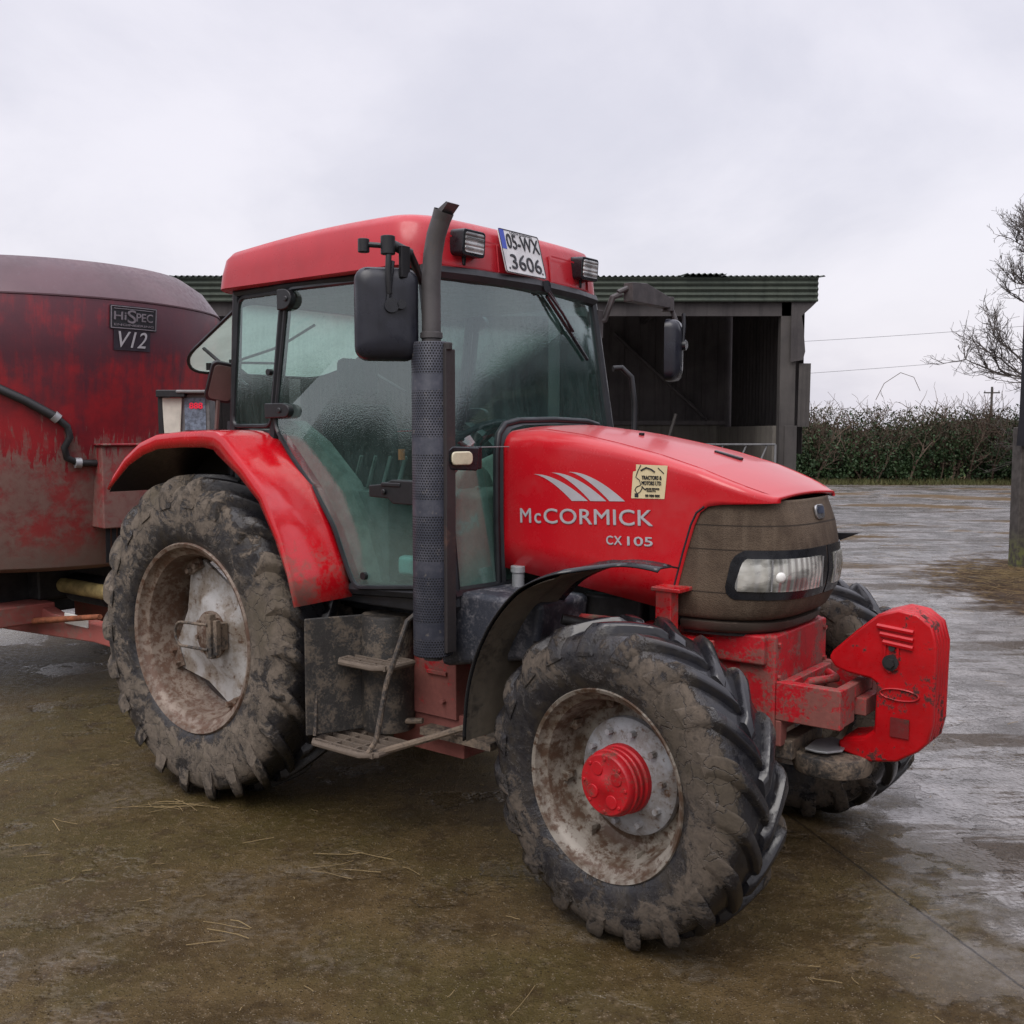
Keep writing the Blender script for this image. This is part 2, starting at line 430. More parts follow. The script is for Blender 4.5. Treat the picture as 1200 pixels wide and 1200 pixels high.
# ------------------------------------------------------------------ ground, roadless farm yard
def ground_mat():
    t = NT('wet_yard_ground')
    P = t.pos(); x, y, z = t.sep(P)
    nb = t.noise(.55, 6, .6, P); nm = t.noise(2.6, 8, .68, P); nf = t.noise(22, 7, .75, P); ng = t.noise(90, 5, .8, P)
    grit = t.voro(70, P); grit2 = t.voro(160, P)
    # concrete under a film of muck
    base = t.mix(t.ramp(nm, .34, .66), (.052, .032, .011), (.115, .077, .032))
    base = t.mix(t.ramp(nb, .40, .60, 0, .7), base, (.072, .057, .017))      # algae
    base = t.mix(t.ramp(t.noise(6.5, 7, .72, P), .50, .64, 0, .7), base, (.040, .024, .009))
    base = t.mix(t.ramp(nf, .52, .68, 0, .75), base, (.17, .122, .068))
    base = t.mix(t.ramp(ng, .54, .66, 0, .8), base, (.024, .015, .007))
    base = t.mix(t.mul(t.ramp(grit, .16, .26, .8, 0), t.ramp(nf, .42, .55)), base, (.25, .20, .135))
    base = t.mix(t.mul(t.ramp(t.voro(48, t.map(P, (1,1,1), loc=(.3,.1,0))), .14, .24, .8, 0), t.ramp(nm, .42, .55)), base, (.014, .009, .004))
    base = t.mix(t.ramp(grit2, .10, .2, .5, 0), base, (.24, .21, .16))
    # paler patches, lower left and bottom
    base = t.mix(t.mul(t.ramp(t.noise(1.1, 6, .7, t.map(P, (1,1,1), loc=(4.2,7.7,0))), .54, .64), t.ramp(nf, .40, .56, 0, .55)), base, (.135, .112, .082))
    # concrete apron to the right and behind, sky reflection put into its pale grey
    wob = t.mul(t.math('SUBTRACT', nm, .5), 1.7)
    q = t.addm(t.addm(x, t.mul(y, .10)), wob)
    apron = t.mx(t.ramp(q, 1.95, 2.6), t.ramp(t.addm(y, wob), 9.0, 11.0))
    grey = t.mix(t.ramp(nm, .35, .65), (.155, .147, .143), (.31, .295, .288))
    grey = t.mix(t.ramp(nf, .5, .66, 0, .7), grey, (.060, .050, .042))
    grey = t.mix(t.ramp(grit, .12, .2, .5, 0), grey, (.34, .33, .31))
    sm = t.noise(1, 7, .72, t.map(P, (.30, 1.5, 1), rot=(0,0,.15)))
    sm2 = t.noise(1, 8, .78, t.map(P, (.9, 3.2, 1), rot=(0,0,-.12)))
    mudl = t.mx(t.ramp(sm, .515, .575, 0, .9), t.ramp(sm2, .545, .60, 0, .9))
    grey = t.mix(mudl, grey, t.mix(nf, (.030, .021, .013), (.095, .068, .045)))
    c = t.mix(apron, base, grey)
    # earth and old straw at the building corner on the right
    dx = t.math('SUBTRACT', x, 7.15); dy = t.mul(t.math('SUBTRACT', y, 11.4), .52)
    dd = t.addm(t.math('SQRT', t.addm(t.mul(dx, dx), t.mul(dy, dy))), t.mul(t.math('SUBTRACT', nm, .5), 2.4))
    earth = t.ramp(dd, 1.55, 2.3, 1, 0)
    c = t.mix(t.mul(earth, .95), c, t.mix(t.ramp(nf, .35, .65), (.022, .014, .009), (.085, .055, .033)))
    straw = t.ramp(t.noise(1, 6, .75, t.map(P, (9, 3, 1), rot=(0,0,.5))), .52, .66)
    c = t.mix(t.mul(t.mul(earth, straw), .7), c, (.21, .135, .055))
    # straw and mud patches out on the far yard
    pf = t.noise(1, 6, .7, t.map(P, (.20, .42, 1), loc=(3.1, 1.7, 0)))
    far = t.mul(t.ramp(y, 13, 16), t.ramp(pf, .53, .58))
    c = t.mix(t.mul(far, .9), c, t.mix(nf, (.07, .045, .022), (.17, .115, .055)))
    # verge and fields
    verge = t.ramp(t.addm(y, t.mul(t.math('SUBTRACT', nb, .5), 4.)), 35.2, 36.4)
    c = t.mix(verge, c, t.mix(nf, (.06, .038, .022), (.10, .075, .036)))
    field = t.ramp(y, 42, 44)
    c = t.mix(field, c, t.mix(nb, (.05, .075, .022), (.07, .09, .03)))
    # joint in the slab
    ux, uy = .2322, -.9727
    s = t.addm(t.addm(t.mul(x, -uy), t.mul(y, ux)), -(1.36*-uy + 5.0*ux))
    s = t.addm(s, t.mul(t.math('SUBTRACT', nf, .5), .022))
    j = t.ramp(t.math('ABSOLUTE', s), .002, .009, 1, 0)
    j = t.mul(j, t.ramp(y, 6.6, 6.9, 1, 0))
    c = t.mix(t.mul(j, .8), c, (.010, .008, .006))
    # water film
    pool = t.ramp(t.addm(t.noise(.9, 6, .62, P), t.mul(apron, .06)), .545, .585)
    slick = t.mx(t.mul(pool, t.mixf(apron, .55, .95)), t.mul(apron, t.ramp(sm, .38, .58, .92, .2)))
    dry = t.mx(t.mx(t.mul(earth, .9), verge), t.mul(far, .8))
    slick = t.mul(slick, t.math('SUBTRACT', 1., dry))
    damp = t.ramp(nf, .35, .65, .26, .62)
    rg = t.mixf(slick, damp, t.ramp(nm, .35, .7, .05, .16))
    rg = t.mixf(dry, rg, .95)
    c = t.mix(t.mul(slick, t.mixf(apron, .45, .12)), c, (.028, .025, .022))
    h = t.addm(t.addm(t.mul(nf, .5), t.mul(ng, .5)), t.addm(t.mul(nm, .7), t.mul(t.ramp(grit, .1, .35, .35, 0), 1.)))
    h = t.addm(h, t.mul(t.mul(apron, t.ramp(t.voro(38, P), .1, .6, 0, 1)), .8))
    hb = t.mixf(t.mx(t.mul(pool, .9), t.mul(slick, .55)), h, t.mul(h, .10))
    b = t.bump(hb, .8, .022)
    t.bsdf(c, rg, 0, t.mixf(dry, t.mixf(slick, .16, .7), .05), b)
    return t.m

g = MB()
xs = [-500, -120, -40, -14, -6, 0, 6, 14, 40, 120, 500]; ys = [-400, -120, -40, -14, 0, 8, 16, 30, 44, 80, 160, 700]
g.grid([[(x, y, 0) for x in xs] for y in ys])
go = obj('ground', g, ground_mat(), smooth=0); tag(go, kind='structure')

# straw lying about the yard
def straw_stuff():
    rnd = random.Random(3); mb = MB()
    def stalk(x, y, L, a, z=.006):
        n = 4; p = []
        b = rnd.uniform(-.25, .25)
        for i in range(n):
            t = i/(n-1) - .5
            aa = a + b*t
            p.append((x + L*t*math.cos(aa), y + L*t*math.sin(aa), z + rnd.uniform(0, .006)))
        mb.tube(p, rnd.uniform(.0009, .0019), 4)
    for (cx, cy, n, sx, sy) in [(-1.05,3.75,4,.10,.05),(-.75,4.3,4,.10,.08),(-1.9,5.0,5,.35,.2),(-2.5,4.7,4,.3,.2),(-.6,4.4,3,.2,.1),(.6,3.4,2,.8,.3),(-1.75,5.05,14,.10,.03)]:
        for i in range(n):
            stalk(rnd.gauss(cx, sx), rnd.gauss(cy, sy), rnd.uniform(.05, .24), rnd.gauss(.0, .55))
    for i in range(230):
        stalk(rnd.uniform(-3.2, 3.0), rnd.uniform(2.4, 7.5), rnd.uniform(.01, .06), rnd.uniform(0, 3.14))
    for i in range(2600):
        a = rnd.uniform(0, 6.28); r = abs(rnd.gauss(0, 1.25))
        stalk(7.1 + r*math.cos(a)*.8, 12.9 + r*math.sin(a)*1.0, rnd.uniform(.08, .32), rnd.uniform(0, 3.14), rnd.uniform(.005, .10)*math.exp(-r))
    for i in range(120):
        stalk(rnd.uniform(3, 9), rnd.uniform(6, 18), rnd.uniform(.06, .25), rnd.gauss(0, .6))
    t = NT('pale_straw'); c = t.mix(t.noise(3, 3, .6, t.pos()), (.13, .09, .04), (.34, .25, .12)); t.bsdf(c, .8)
    o = obj('straw', mb, t.m, smooth=60, fixn=False)
    tag(o, 'loose straw scattered over the wet yard and heaped at the post', 'straw', kind='stuff')
straw_stuff()

# ------------------------------------------------------------------ TRACTOR
TH = R(38)
O = Vector((-1.069, 5.932, 0))
TR = empty('tractor', O, -TH)
tag(TR, 'red four-wheel-drive farm tractor with muddy tyres parked in the yard', 'tractor')

def lerp(a, b, t): return a + (b-a)*t
def tyre(Rr, W, rin, nl, lug_h, lug_w, skew, droop=.26, endh=1.):
    mb = MB()
    h = W/2; Rc = Rr - lug_h
    prof = [(rin, -h*.80), (rin+.012, -h*.86), (rin+.05, -h*.96), (rin+(Rc-rin)*.45, -h*1.0), (rin+(Rc-rin)*.68, -h*.985), (Rc-.045, -h*.93), (Rc-.015, -h*.82), (Rc-.002, -h*.55), (Rc+.006, -h*.2)]
    prof = prof + [(r, -y) for r, y in prof[::-1]]
    mb.lathe(prof, 96)
    def carc(f):   # f = |y|/h -> carcass radius
        pts = [(0, Rc+.008), (.2, Rc+.006), (.55, Rc-.002), (.82, Rc-.015), (.93, Rc-.045), (.985, rin+(Rc-rin)*.68)]
        for (a, ra), (b, rb) in zip(pts, pts[1:]):
            if f <= b: return ra + (rb-ra)*(f-a)/(b-a)
        return pts[-1][1]
    ns = 12
    for sgn in (-1, 1):
        for k in range(nl):
            a0 = 2*math.pi*(k + (.5 if sgn > 0 else 0))/nl + random.uniform(-.006, .006)
            rows = []
            for i in range(ns+1):
                f = min(-.04 + (i/ns)*1.07, 1.02); ff = max(0, f)
                ang = a0 + skew*(ff**.85)
                top = Rr - .012*ff**2 - max(0, ff-.80)*droop
                base = carc(min(ff, .985)) - .014
                if i == ns: top = lerp(base, top, endh)
                w = lug_w*(1.0 + .22*ff); wt = w*.66
                y = sgn*f*h
                if i == 0: top -= .012
                def pt(rr, off):
                    aa = ang + off/Rr
                    return (rr*math.cos(aa), y, rr*math.sin(aa))
                hgt = top - base
                rows.append([pt(base, -w/2), pt(base+hgt*.82, -wt/2-.002), pt(base+hgt*.97, -wt/2+.006), pt(top, -wt/2+.016), pt(top, wt/2-.016), pt(base+hgt*.97, wt/2-.006), pt(base+hgt*.82, wt/2+.002), pt(base, w/2)])
            m = 8; b = len(mb.v)
            mb.grid(rows)
            mb.f.append(tuple(b+q for q in range(m))); e = b+m*ns; mb.f.append(tuple(e+q for q in range(m))[::-1])
    return mb

def front_wheel(y, out, steer, name='front_wheel'):
    """out=-1: outer face towards -y"""
    w = empty(name, (2.52, y, .603), steer, TR)
    tb = tyre(.605, .35, .345, 19, .036, .088, .40, .34, .35)
    for v in tb.v:                                       # the tyre flattens a little on the ground
        if v.z < -.597: v.z = -.597 + (v.z + .597)*.2
    obj('tyre', tb, M['tyre_front'], w, 42, fixn=False)
    s = out
    rim = MB()
    rim.lathe([(.352, s*.135), (.362, s*.148), (.356, s*.158), (.343, s*.152), (.338, s*.135), (.327, s*.120), (.313, s*.112), (.305, s*.09), (.296, s*.02), (.284, -s*.02), (.262, -s*.035), (.225, -s*.03), (.200, -s*.015)], 72)
    rim.lathe([(.352, -s*.135), (.362, -s*.15), (.345, -s*.14), (.305, -s*.09), (.284, -s*.02)], 72)
    for k in range(8):
        a = 2*math.pi*k/8 + .2
        rim.box((.292*math.cos(a), s*.018, .292*math.sin(a)), (.035, .05, .035), Matrix.Identity(4))
        rim.cyl((.277*math.cos(a), s*.03, .277*math.sin(a)), .014, .03, 'y', 6)
    obj('rim', rim, M['rim_front'], w, 40)
    dm = MB()
    dm.lathe([(.225, -s*.02), (.222, s*.0), (.205, s*.012), (.15, s*.020), (.13, s*.03), (.0, s*.03)], 48)
    for k in range(10):
        a = 2*math.pi*k/10 + .1
        dm.cyl((.178*math.cos(a), s*.026, .178*math.sin(a)), .0125, .034, 'y', 6)
    obj('wheel_disc', dm, M['disc_front'], w, 40)
    hb = MB()
    hb.lathe([(.132, s*.02), (.130, s*.05), (.122, s*.055), (.122, s*.066), (.126, s*.07), (.126, s*.078), (.121, s*.083), (.121, s*.094), (.125, s*.098), (.125, s*.106), (.119, s*.110), (.118, s*.134), (.111, s*.142), (.035, s*.142), (.030, s*.146), (.0, s*.146)], 48)
    for k in range(4):
        a = 2*math.pi*k/4 + .55
        hb.cyl((.066*math.cos(a), s*.142, .066*math.sin(a)), .026, .008, 'y', 20)
    for k in range(8):
        a = 2*math.pi*k/8
        hb.cyl((.098*math.cos(a), s*.142, .098*math.sin(a)), .008, .010, 'y', 6)
    obj('hub', hb, M['hub'], w, 40, .003)
    return w
front_wheel(-.775, -1, R(-7))
front_wheel(.86, 1, R(-7))

def rear_wheel(y, out, name='rear_wheel'):
    w = empty(name, (0, y, .838), 0, TR)
    tb = tyre(.845, .44, .475, 22, .050, .094, .36, .20, .8)
    for v in tb.v:
        if v.z < -.83: v.z = -.83 + (v.z + .83)*.2
    obj('tyre', tb, M['tyre_rear'], w, 42, fixn=False)
    s = out
    rim = MB()
    rim.lathe([(.482, s*.178), (.496, s*.194), (.488, s*.204), (.470, s*.196), (.464, s*.175), (.448, s*.158), (.432, s*.15), (.424, s*.12), (.415, s*.04), (.398, s*.0), (.392, -s*.06)], 80)
    rim.lathe([(.482, -s*.178), (.496, -s*.2), (.464, -s*.175), (.415, -s*.1), (.392, -s*.06)], 80)
    for k in range(4):
        a = 2*math.pi*k/4 + .45
        Mx = Matrix.Rotation(-a, 4, 'Y')
        rim.box((.385, s*.035, 0), (.06, .02, .12), Mx)
        for d in (-.035, .035):
            rim.cyl((.372, s*.058, d), .016, .03, 'y', 6, Mx)
    obj('rim', rim, M['rim_rear'], w, 40)
    dm = MB(); pl = []
    for k in range(4):
        a = 2*math.pi*k/4 + .45
        for d in (-.16, 0, .16):
            pl.append((.40*math.cos(a+d), .40*math.sin(a+d)))
        a2 = a + math.pi/4
        pl.append((.285*math.cos(a2), .285*math.sin(a2)))
    n = len(pl)
    ring = [[(x*q, s*yy, z*q) for x, z in pl] for q, yy in ((1, -.0), (1, .018), (.62, .022), (.5, .05), (.30, .058))]
    dm.grid(ring, closed=True); dm.f.append(tuple(range(len(dm.v)-n, len(dm.v))))
    obj('wheel_disc', dm, M['disc_rear'], w, 40, .004)
    hb = MB()
    hb.lathe([(.125, s*.05), (.125, s*.064), (.09, s*.07), (.06, s*.078), (.055, s*.10), (.04, s*.105), (.0, s*.105)], 32)
    for k in range(8):
        a = 2*math.pi*k/8 + .2
        hb.cyl((.106*math.cos(a), s*.07, .106*math.sin(a)), .012, .026, 'y', 6)
    obj('hub', hb, M['rim_rear'], w, 40)
    if s < 0:
        wb = MB()   # wheel-weight bracket with a hand loop
        wb.bb((.075, -.15, -.10), (.115, -.115, .13)); wb.bb((.12, -.14, -.08), (.15, -.11, .1)); wb.bb((.08,-.115,-.06),(.14,-.06,.08))
        obj('weight_bracket', wb, M['muddy'], w, 40, .004)
        lp = MB()
        pts = [(.09, -.15, .075)] + [(-.10 - .055*math.cos(R(t)), -.175, .01 + .062*math.sin(R(t))) for t in range(90, -91, -20)] + [(.09, -.15, -.055)]
        lp.tube(pts, .008, 8)
        obj('hand_loop', lp, M['muddy'], w, 60)
    return w
rear_wheel(-.755, -1); rear_wheel(.755, 1)

# ---- chassis, engine, axles
mb = MB()
mb.bb((-.35,-.22,.55), (1.2,.22,1.0)); mb.bb((1.2,-.20,.62), (2.5,.20,1.0)); mb.bb((1.5,-.26,.85), (2.5,.26,1.25))
mb.cyl((0,0,.838), .16, 1.25, 'y', 24); mb.bb((-.45,-.16,.45), (-.2,.16,.8))
mb.cyl((1.85,-.27,1.0), .09, .2, 'y', 16); mb.bb((2.0,-.33,1.0), (2.3,-.2,1.2)); mb.cyl((2.4,-.25,1.06), .07, .12, 'y', 16)
obj('gearbox', mb, M['dark'], TR, 35, .02)
mb = MB()
mb.tube([(2.52,-.62,.60), (2.52,-.25,.56), (2.52,.25,.56), (2.52,.70,.60)], [.07,.075,.10,.07], 16)
mb.cyl((2.52,.08,.55), .17, .3, 'x', 20); mb.cyl((2.52,-.58,.60), .12, .12, 'y', 20); mb.cyl((2.52,.66,.60), .12, .12, 'y', 20)
mb.bb((2.46,-.60,.45), (2.58,-.5,.76)); mb.bb((2.46,.57,.45), (2.58,.67,.76))
obj('front_axle', mb, M['redmud'], TR, 35, .01)
mb = MB(); mb.tube([(2.30,-.50,.60), (2.30,.55,.60)], .022, 10); mb.cyl((2.30,-.15,.60), .04, .4, 'y', 14)
obj('steering_ram', mb, M['steel'], TR)
# red engine casting behind the steps
mb = MB(); mb.bb((1.14,-.56,.58), (1.47,-.40,.90)); mb.bb((1.05,-.54,.40), (1.5,-.38,.60)); mb.bb((1.30,-.575,.78), (1.42,-.56,.80))
mb.cyl((1.40,-.57,.66), .012, .03, 'y', 8); mb.cyl((1.14,-.57,.86), .012, .03, 'y', 8)
obj('transmission_cover', mb, M['redcast'], TR, 35, .008)
mb = MB(); mb.bb((.60,-.56,1.03), (1.66,.56,1.13)); mb.bb((.7,-.70,1.09), (1.60,.70,1.16)); mb.bb((.2,-.5,.95), (.7,.5,1.35))
obj('cab_floor', mb, M['frame'], TR, 35, .01)
# fuel tank (dark plastic beside the exhaust)
mb = MB(); mb.prism([(1.50,.86),(2.02,.96),(2.06,1.20),(1.62,1.21),(1.50,1.10)], 1, -.70, -.34)
obj('fuel_tank', mb, dirty('dusty_blue_black_tank', (.030,.034,.046), (.16,.155,.165), .5, .62, scale=10, speck=.5), TR, 35, .03)
# filler / coolant fitting under the bonnet
mb = MB(); mb.cyl((1.72,-.42,1.22), .028, .12, 'z', 16); mb.cyl((1.72,-.42,1.285), .034, .03, 'z', 16); mb.cyl((1.72,-.42,1.15), .045, .02, 'z', 16)
obj('filler_neck', mb, M['steel'], TR, 35, .003)

# ---- bonnet
def lerp(a, b, t): return a + (b-a)*t
def interp(tab, x):
    if x <= tab[0][0]: return tab[0][1]
    for (a, va), (b, vb) in zip(tab, tab[1:]):
        if x <= b: return lerp(va, vb, (x-a)/(b-a))
    return tab[-1][1]
ZT = [(1.63,1.925),(1.80,1.928),(2.0,1.905),(2.2,1.868),(2.4,1.825),(2.6,1.77),(2.75,1.715),(2.85,1.675),(2.91,1.642)]
ZB = [(1.63,1.285),(2.0,1.243),(2.3,1.205),(2.48,1.18),(2.515,1.27),(2.555,1.42),(2.588,1.53),(2.612,1.58),(2.645,1.606),(2.70,1.615),(2.99,1.626)]
NB, NX, NW = 2.50, 2.935, .408
def plan_w(x, xb=NB, xn=NX, w=NW, p=3.0):
    if x <= xb: return w
    f = min(1, (x-xb)/(xn-xb)); return w*(max(0, 1-f**p))**(1/p)
def bonnet():
    mb = MB(); rows = []
    xs = [1.63, 1.64, 1.7, 1.8, 1.9, 2.0, 2.1, 2.2, 2.3, 2.4, 2.45, 2.48, 2.50, 2.515, 2.53, 2.555, 2.572, 2.588, 2.60, 2.612, 2.626, 2.645, 2.67, 2.70, 2.76, 2.80, 2.83, 2.85, 2.868, 2.88, 2.890]
    for x in xs:
        w = plan_w(x, p=3.2) + .004; zt = interp(ZT, x); zb = interp(ZB, x)
        rr = lerp(.085, .02, min(1, max(0, (x-1.7)/1.2))) ; rr = min(rr, max(.008, (zt-zb)*.6), w*.5)
        crown = .022
        prof = [(-w, zb)]
        zs = zt - crown - rr
        for k in range(1, 5): prof.append((-w, lerp(zb, max(zs, zb+.004), k/4)))
        zc = max(zs, zb+.004)
        for k in range(1, 7):
            a = math.pi/2*k/6; prof.append((-w + rr*(1-math.cos(a)), zc + rr*math.sin(a)))
        y0 = prof[-1][0]; z0 = prof[-1][1]
        for k in range(1, 6):
            f = k/5; prof.append((lerp(y0, 0, f), z0 + (zt-z0)*(1-(1-f)**2)))
        full = prof + [(-y, z) for y, z in prof[-2::-1]]
        rows.append([(x, y, z) for y, z in full])
    mb.grid(rows)
    b = 0; n = len(rows[0])
    return mb
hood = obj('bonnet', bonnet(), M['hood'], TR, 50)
sm = hood.modifiers.new('solid', 'SOLIDIFY'); sm.thickness = .012; sm.offset = -1
# panel gap along the top edge of the lid, vents, knobs
mb = MB()
for s in (-1, 1):
    pts = []
    for i in range(24):
        x = lerp(1.70, 2.88, i/23); w = plan_w(x, p=3.2) + .004; zt = interp(ZT, x)
        rr = lerp(.085, .02, min(1, max(0, (x-1.7)/1.2))); y = w - rr*1.05 - .012
        f = 1 - y/(w-rr*1.0) if w > rr else 0
        pts.append((x, s*y, zt - .022 + .022*(1-(1-max(0,f))**2) + .0005))
    mb = MB(); mb.tube(pts, .0018, 5); obj('lid_seam', mb, M['redcast'], hood, 0)
mb = MB()
def ztop(x, y): return interp(ZT, x) - .022*(abs(y)/.36)**2
for (x, y, L) in [(2.52,.02,.13)]:
    mb.box((0,0,0), (L,.026,.012), Matrix.Translation((x, y, ztop(x,y)+.004)) @ Matrix.Rotation(R(14), 4, 'Y'))
obj('lid_vent', mb, M['blackgloss'], hood, 35, .003)
mb = MB(); mb.box((0,0,0), (.02,.02,.014), Matrix.Translation((2.13,-.05, ztop(2.13,-.05)+.005)))
obj('lid_stud', mb, M['blackgloss'], hood, 35, .003)
# lettering and marks on the bonnet side
HY = -(NW + .0055)
U = Vector((1,0,.034)); V = Vector((0,0,1))
mb = text_mb('M', .092, (1.722, HY, 1.494), U, V, offset=.0016)
text_mb('c', .092, (1.804, HY, 1.4965), U, V, offset=.0016, mb=mb)
text_mb('CORMICK', .092, (1.858, HY, 1.4985), U, V, offset=.0016, space=1.05, fit=.545, mb=mb)
obj('brand_lettering', mb, M['silver'], hood, 0, fixn=False)
mb = text_mb('CX', .052, (2.180, HY, 1.427), U, V, offset=.0016, space=1.15)
obj('model_lettering', mb, M['silver'], hood, 0, fixn=False)
mb = text_mb('105', .052, (2.285, HY, 1.430), U, V, offset=.0016, fit=.118)
obj('model_lettering', mb, M['silver'], hood, 0, fixn=False)
def stripe(x0, z0, x1, z1, w0, w1):
    mb = MB(); a = []; b = []
    for i in range(13):
        t = i/12
        x = lerp(x0, x1, t); z = z0 + (z1-z0)*(t**1.55)
        w = lerp(w0, w1, t**.6)
        a.append((x, z)); b.append((x+w, z))
    P = a + b[::-1]
    mb.add([(p[0], HY-.0005, p[1] + .034*(p[0]-1.72)) for p in P], [(i, i+1, 24-i, 25-i) for i in range(12)])
    return mb
mb = MB()
for (x0, z0, x1, w) in [(1.800,1.708,2.005,.082),(1.895,1.714,2.100,.080),(1.985,1.716,2.195,.076)]:
    q = stripe(x0, z0, x1, 1.592, .012, w); mb.add(q.v, q.f)
obj('brand_stripes', mb, M['silver'], hood, 0, fixn=False)
mb = MB(); mb.add([(2.300,HY-.0008,1.625),(2.455,HY-.0008,1.628),(2.468,HY-.0008,1.762),(2.322,HY-.0008,1.764),(2.322,HY-.0008,1.738),(2.308,HY-.0008,1.734)], [(0,1,2,3,4,5)])
st = obj('dealer_sticker', mb, M['sticker'], hood, 0)
mb = MB(); yy = HY-.0016
for (tx, sz, x, z, ft) in [('TRACTORS &', .022, 2.35, 1.704, .092), ('MOTORS LTD', .022, 2.35, 1.682, .090), ('SALES SERVICE', .009, 2.37, 1.664, .062), ('PARTS', .008, 2.375, 1.655, .04), ('00 000 000', .014, 2.368, 1.634, .066)]:
    text_mb(tx, sz, (x, yy, z), (1,0,.01), V, fit=ft, offset=.0006, mb=mb)
def ln(pts, r=.0022): mb.tube([(x, yy, z) for x, z in pts], r, 4)
ln([(2.345,1.762),(2.330,1.735),(2.322,1.712),(2.340,1.700),(2.345,1.680),(2.325,1.672),(2.318,1.660)]); ln([(2.345,1.740),(2.37,1.752),(2.395,1.745),(2.41,1.735)], .004)
ln([(2.425,1.752),(2.452,1.730)]); ln([(2.318,1.660),(2.330,1.645),(2.345,1.655),(2.352,1.668)]); mb.box((2.326,yy,1.638),(.018,.001,.016)); ln([(2.35,1.675),(2.36,1.667),(2.37,1.662)],.003)
obj('sticker_print', mb, M['blacktext'], hood, 0, fixn=False)

# ---- grille
NXT = [(1.155,2.885),(1.18,2.915),(1.22,2.94),(1.28,2.96),(1.36,2.968),(1.45,2.96),(1.54,2.94),(1.622,2.905)]
XB = [(1.155,2.45),(1.18,2.465),(1.27,2.50),(1.42,2.54),(1.53,2.573),(1.58,2.597),(1.605,2.63),(1.618,2.67),(1.630,2.70)]
def gpt(f, z, off=0.):
    """f in -1..1 round the nose (0 = centre front), returns a point on the grille surface, off outward."""
    xn = interp(NXT, z); w = NW*(1 if z > 1.24 else lerp(.965, 1, max(0,(z-1.155)/.085)))
    xb = 2.40; p = 3.2
    a = abs(f)*math.pi/2
    def P(a):
        c, s_ = max(0, math.cos(a)), max(0, math.sin(a))
        return (xb + (xn-xb)*c**(2/p), w*s_**(2/p))
    x, y = P(a)
    x1, y1 = P(max(0, a-.01)); x2, y2 = P(min(math.pi/2, a+.01))
    tx, ty = x2-x1, y2-y1; l = math.hypot(tx, ty) or 1
    nx, ny = ty/l, -tx/l
    if nx < 0 and abs(nx) > .5: nx, ny = -nx, -ny
    if ny < 0: ny = abs(ny)
    sg = 1 if f >= 0 else -1
    return Vector((x + nx*off, sg*(y + ny*off), z))
def f_for_x(xt, z):
    lo, hi = 0., 1.
    for _ in range(40):
        m = (lo+hi)/2
        if gpt(m, z).x > xt: lo = m
        else: hi = m
    return lo
zl = [1.155,1.165,1.18,1.20,1.24,1.28,1.32,1.38,1.44,1.48,1.53,1.58,1.605,1.618,1.630]
rows = []
for z in zl:
    fe = f_for_x(interp(XB, z), z)
    off = 0
    if z in (1.155,): off = -.012
    rows.append([gpt(-fe + 2*fe*k/48, z, off) for k in range(49)])
mb = MB(); mb.grid(rows)
gr = obj('grille', mb, M['grille'], TR, 45, fixn=True)
gr.modifiers.new('solid', 'SOLIDIFY').thickness = .01
# dark trim round the grille edge
for s in (-1, 1):
    pts = [Vector((interp(XB, z), s*(NW+.002), z)) for z in (1.18,1.27,1.42,1.53,1.58,1.605)]
    mb = MB(); mb.tube(pts, .005, 6); obj('grille_trim', mb, M['blacktext'], gr, 60)
mb = MB()
rows = [[gpt(-.93 + 1.86*k/40, 1.155, o_)*1 + Vector((0,0,z-1.155)) for k in range(41)] for z, o_ in ((1.152,-.02),(1.146,.003),(1.12,-.002),(1.105,-.02),(1.10,-.06))]
mb.grid(rows); obj('grille_skirt', mb, dirty('brown_skirt', (.06,.045,.036), (.14,.10,.075), .5, .5, scale=8), TR, 45)
mb = MB(); rows = [[gpt(-.93 + 1.86*k/40, 1.155, -.035) + Vector((0,0,z-1.155)) for k in range(41)] for z in (1.18,1.09)]
mb.grid(rows); obj('grille_gap', mb, M['dark'], TR, 45)
def patch(mb, f0, f1, zlo, zhi, off, n=24, depth=.02, cut=0., rnd_=0.):
    """strip wrapped round the nose; f0 end rounded by rnd_."""
    rows = []
    ts = [0,0,.04,.12,.25,.5,.75,.88,.96,1,1]
    for i, t in enumerate(ts):
        z = lerp(zlo, zhi, t); o_ = off - depth if i in (0, len(ts)-1) else off + .003*(1-abs(2*t-1))
        fa = lerp(f0, f0+cut, t) + (f1-f0)*rnd_*abs(2*t-1)**5
        rows.append([gpt(lerp(fa, f1, k/n), z, o_) for k in range(n+1)])
    mb.grid(rows)
    m = len(ts); b = len(mb.v) - m*(n+1)
    for e in (0, n): mb.f.append(tuple(b + i*(n+1) + e for i in range(m)))
fL = f_for_x(2.745, 1.33)
for s in (-1, 1):
    hl = MB(); patch(hl, s*(f_for_x(2.705, 1.33)), s*.004 if s > 0 else -.0, 1.246, 1.440, .004, cut=-s*.05, rnd_=.10)
    fr = obj('headlight', hl, M['blackgloss'], gr, 40)
    ln_ = MB(); patch(ln_, s*fL, s*.035, 1.280, 1.408, .010, depth=.012, cut=-s*.05, rnd_=.04)
    le = obj('lens', ln_, M['lens'], fr, 40)
    bulb = MB(); c = gpt(s*.40, 1.337, .012)
    nrm = (gpt(s*.40, 1.337, .03) - c).normalized()
    bulb.tube([c, c + nrm*.004, c + nrm*.009], [.021, .019, .010], 20); 
    obj('bulb', bulb, M['white'], fr, 40)
    for fv in (.46, .035):
        dv = MB(); dv.tube([gpt(s*fv, 1.283, .016), gpt(s*fv, 1.404, .016)], .0035, 6); obj('lens_divider', dv, M['grey'], fr, 40)
mb = MB()
c = gpt(0, 1.575, .004)
Mb = Matrix.Translation(c) @ Matrix.Rotation(R(-10), 4, 'Y')
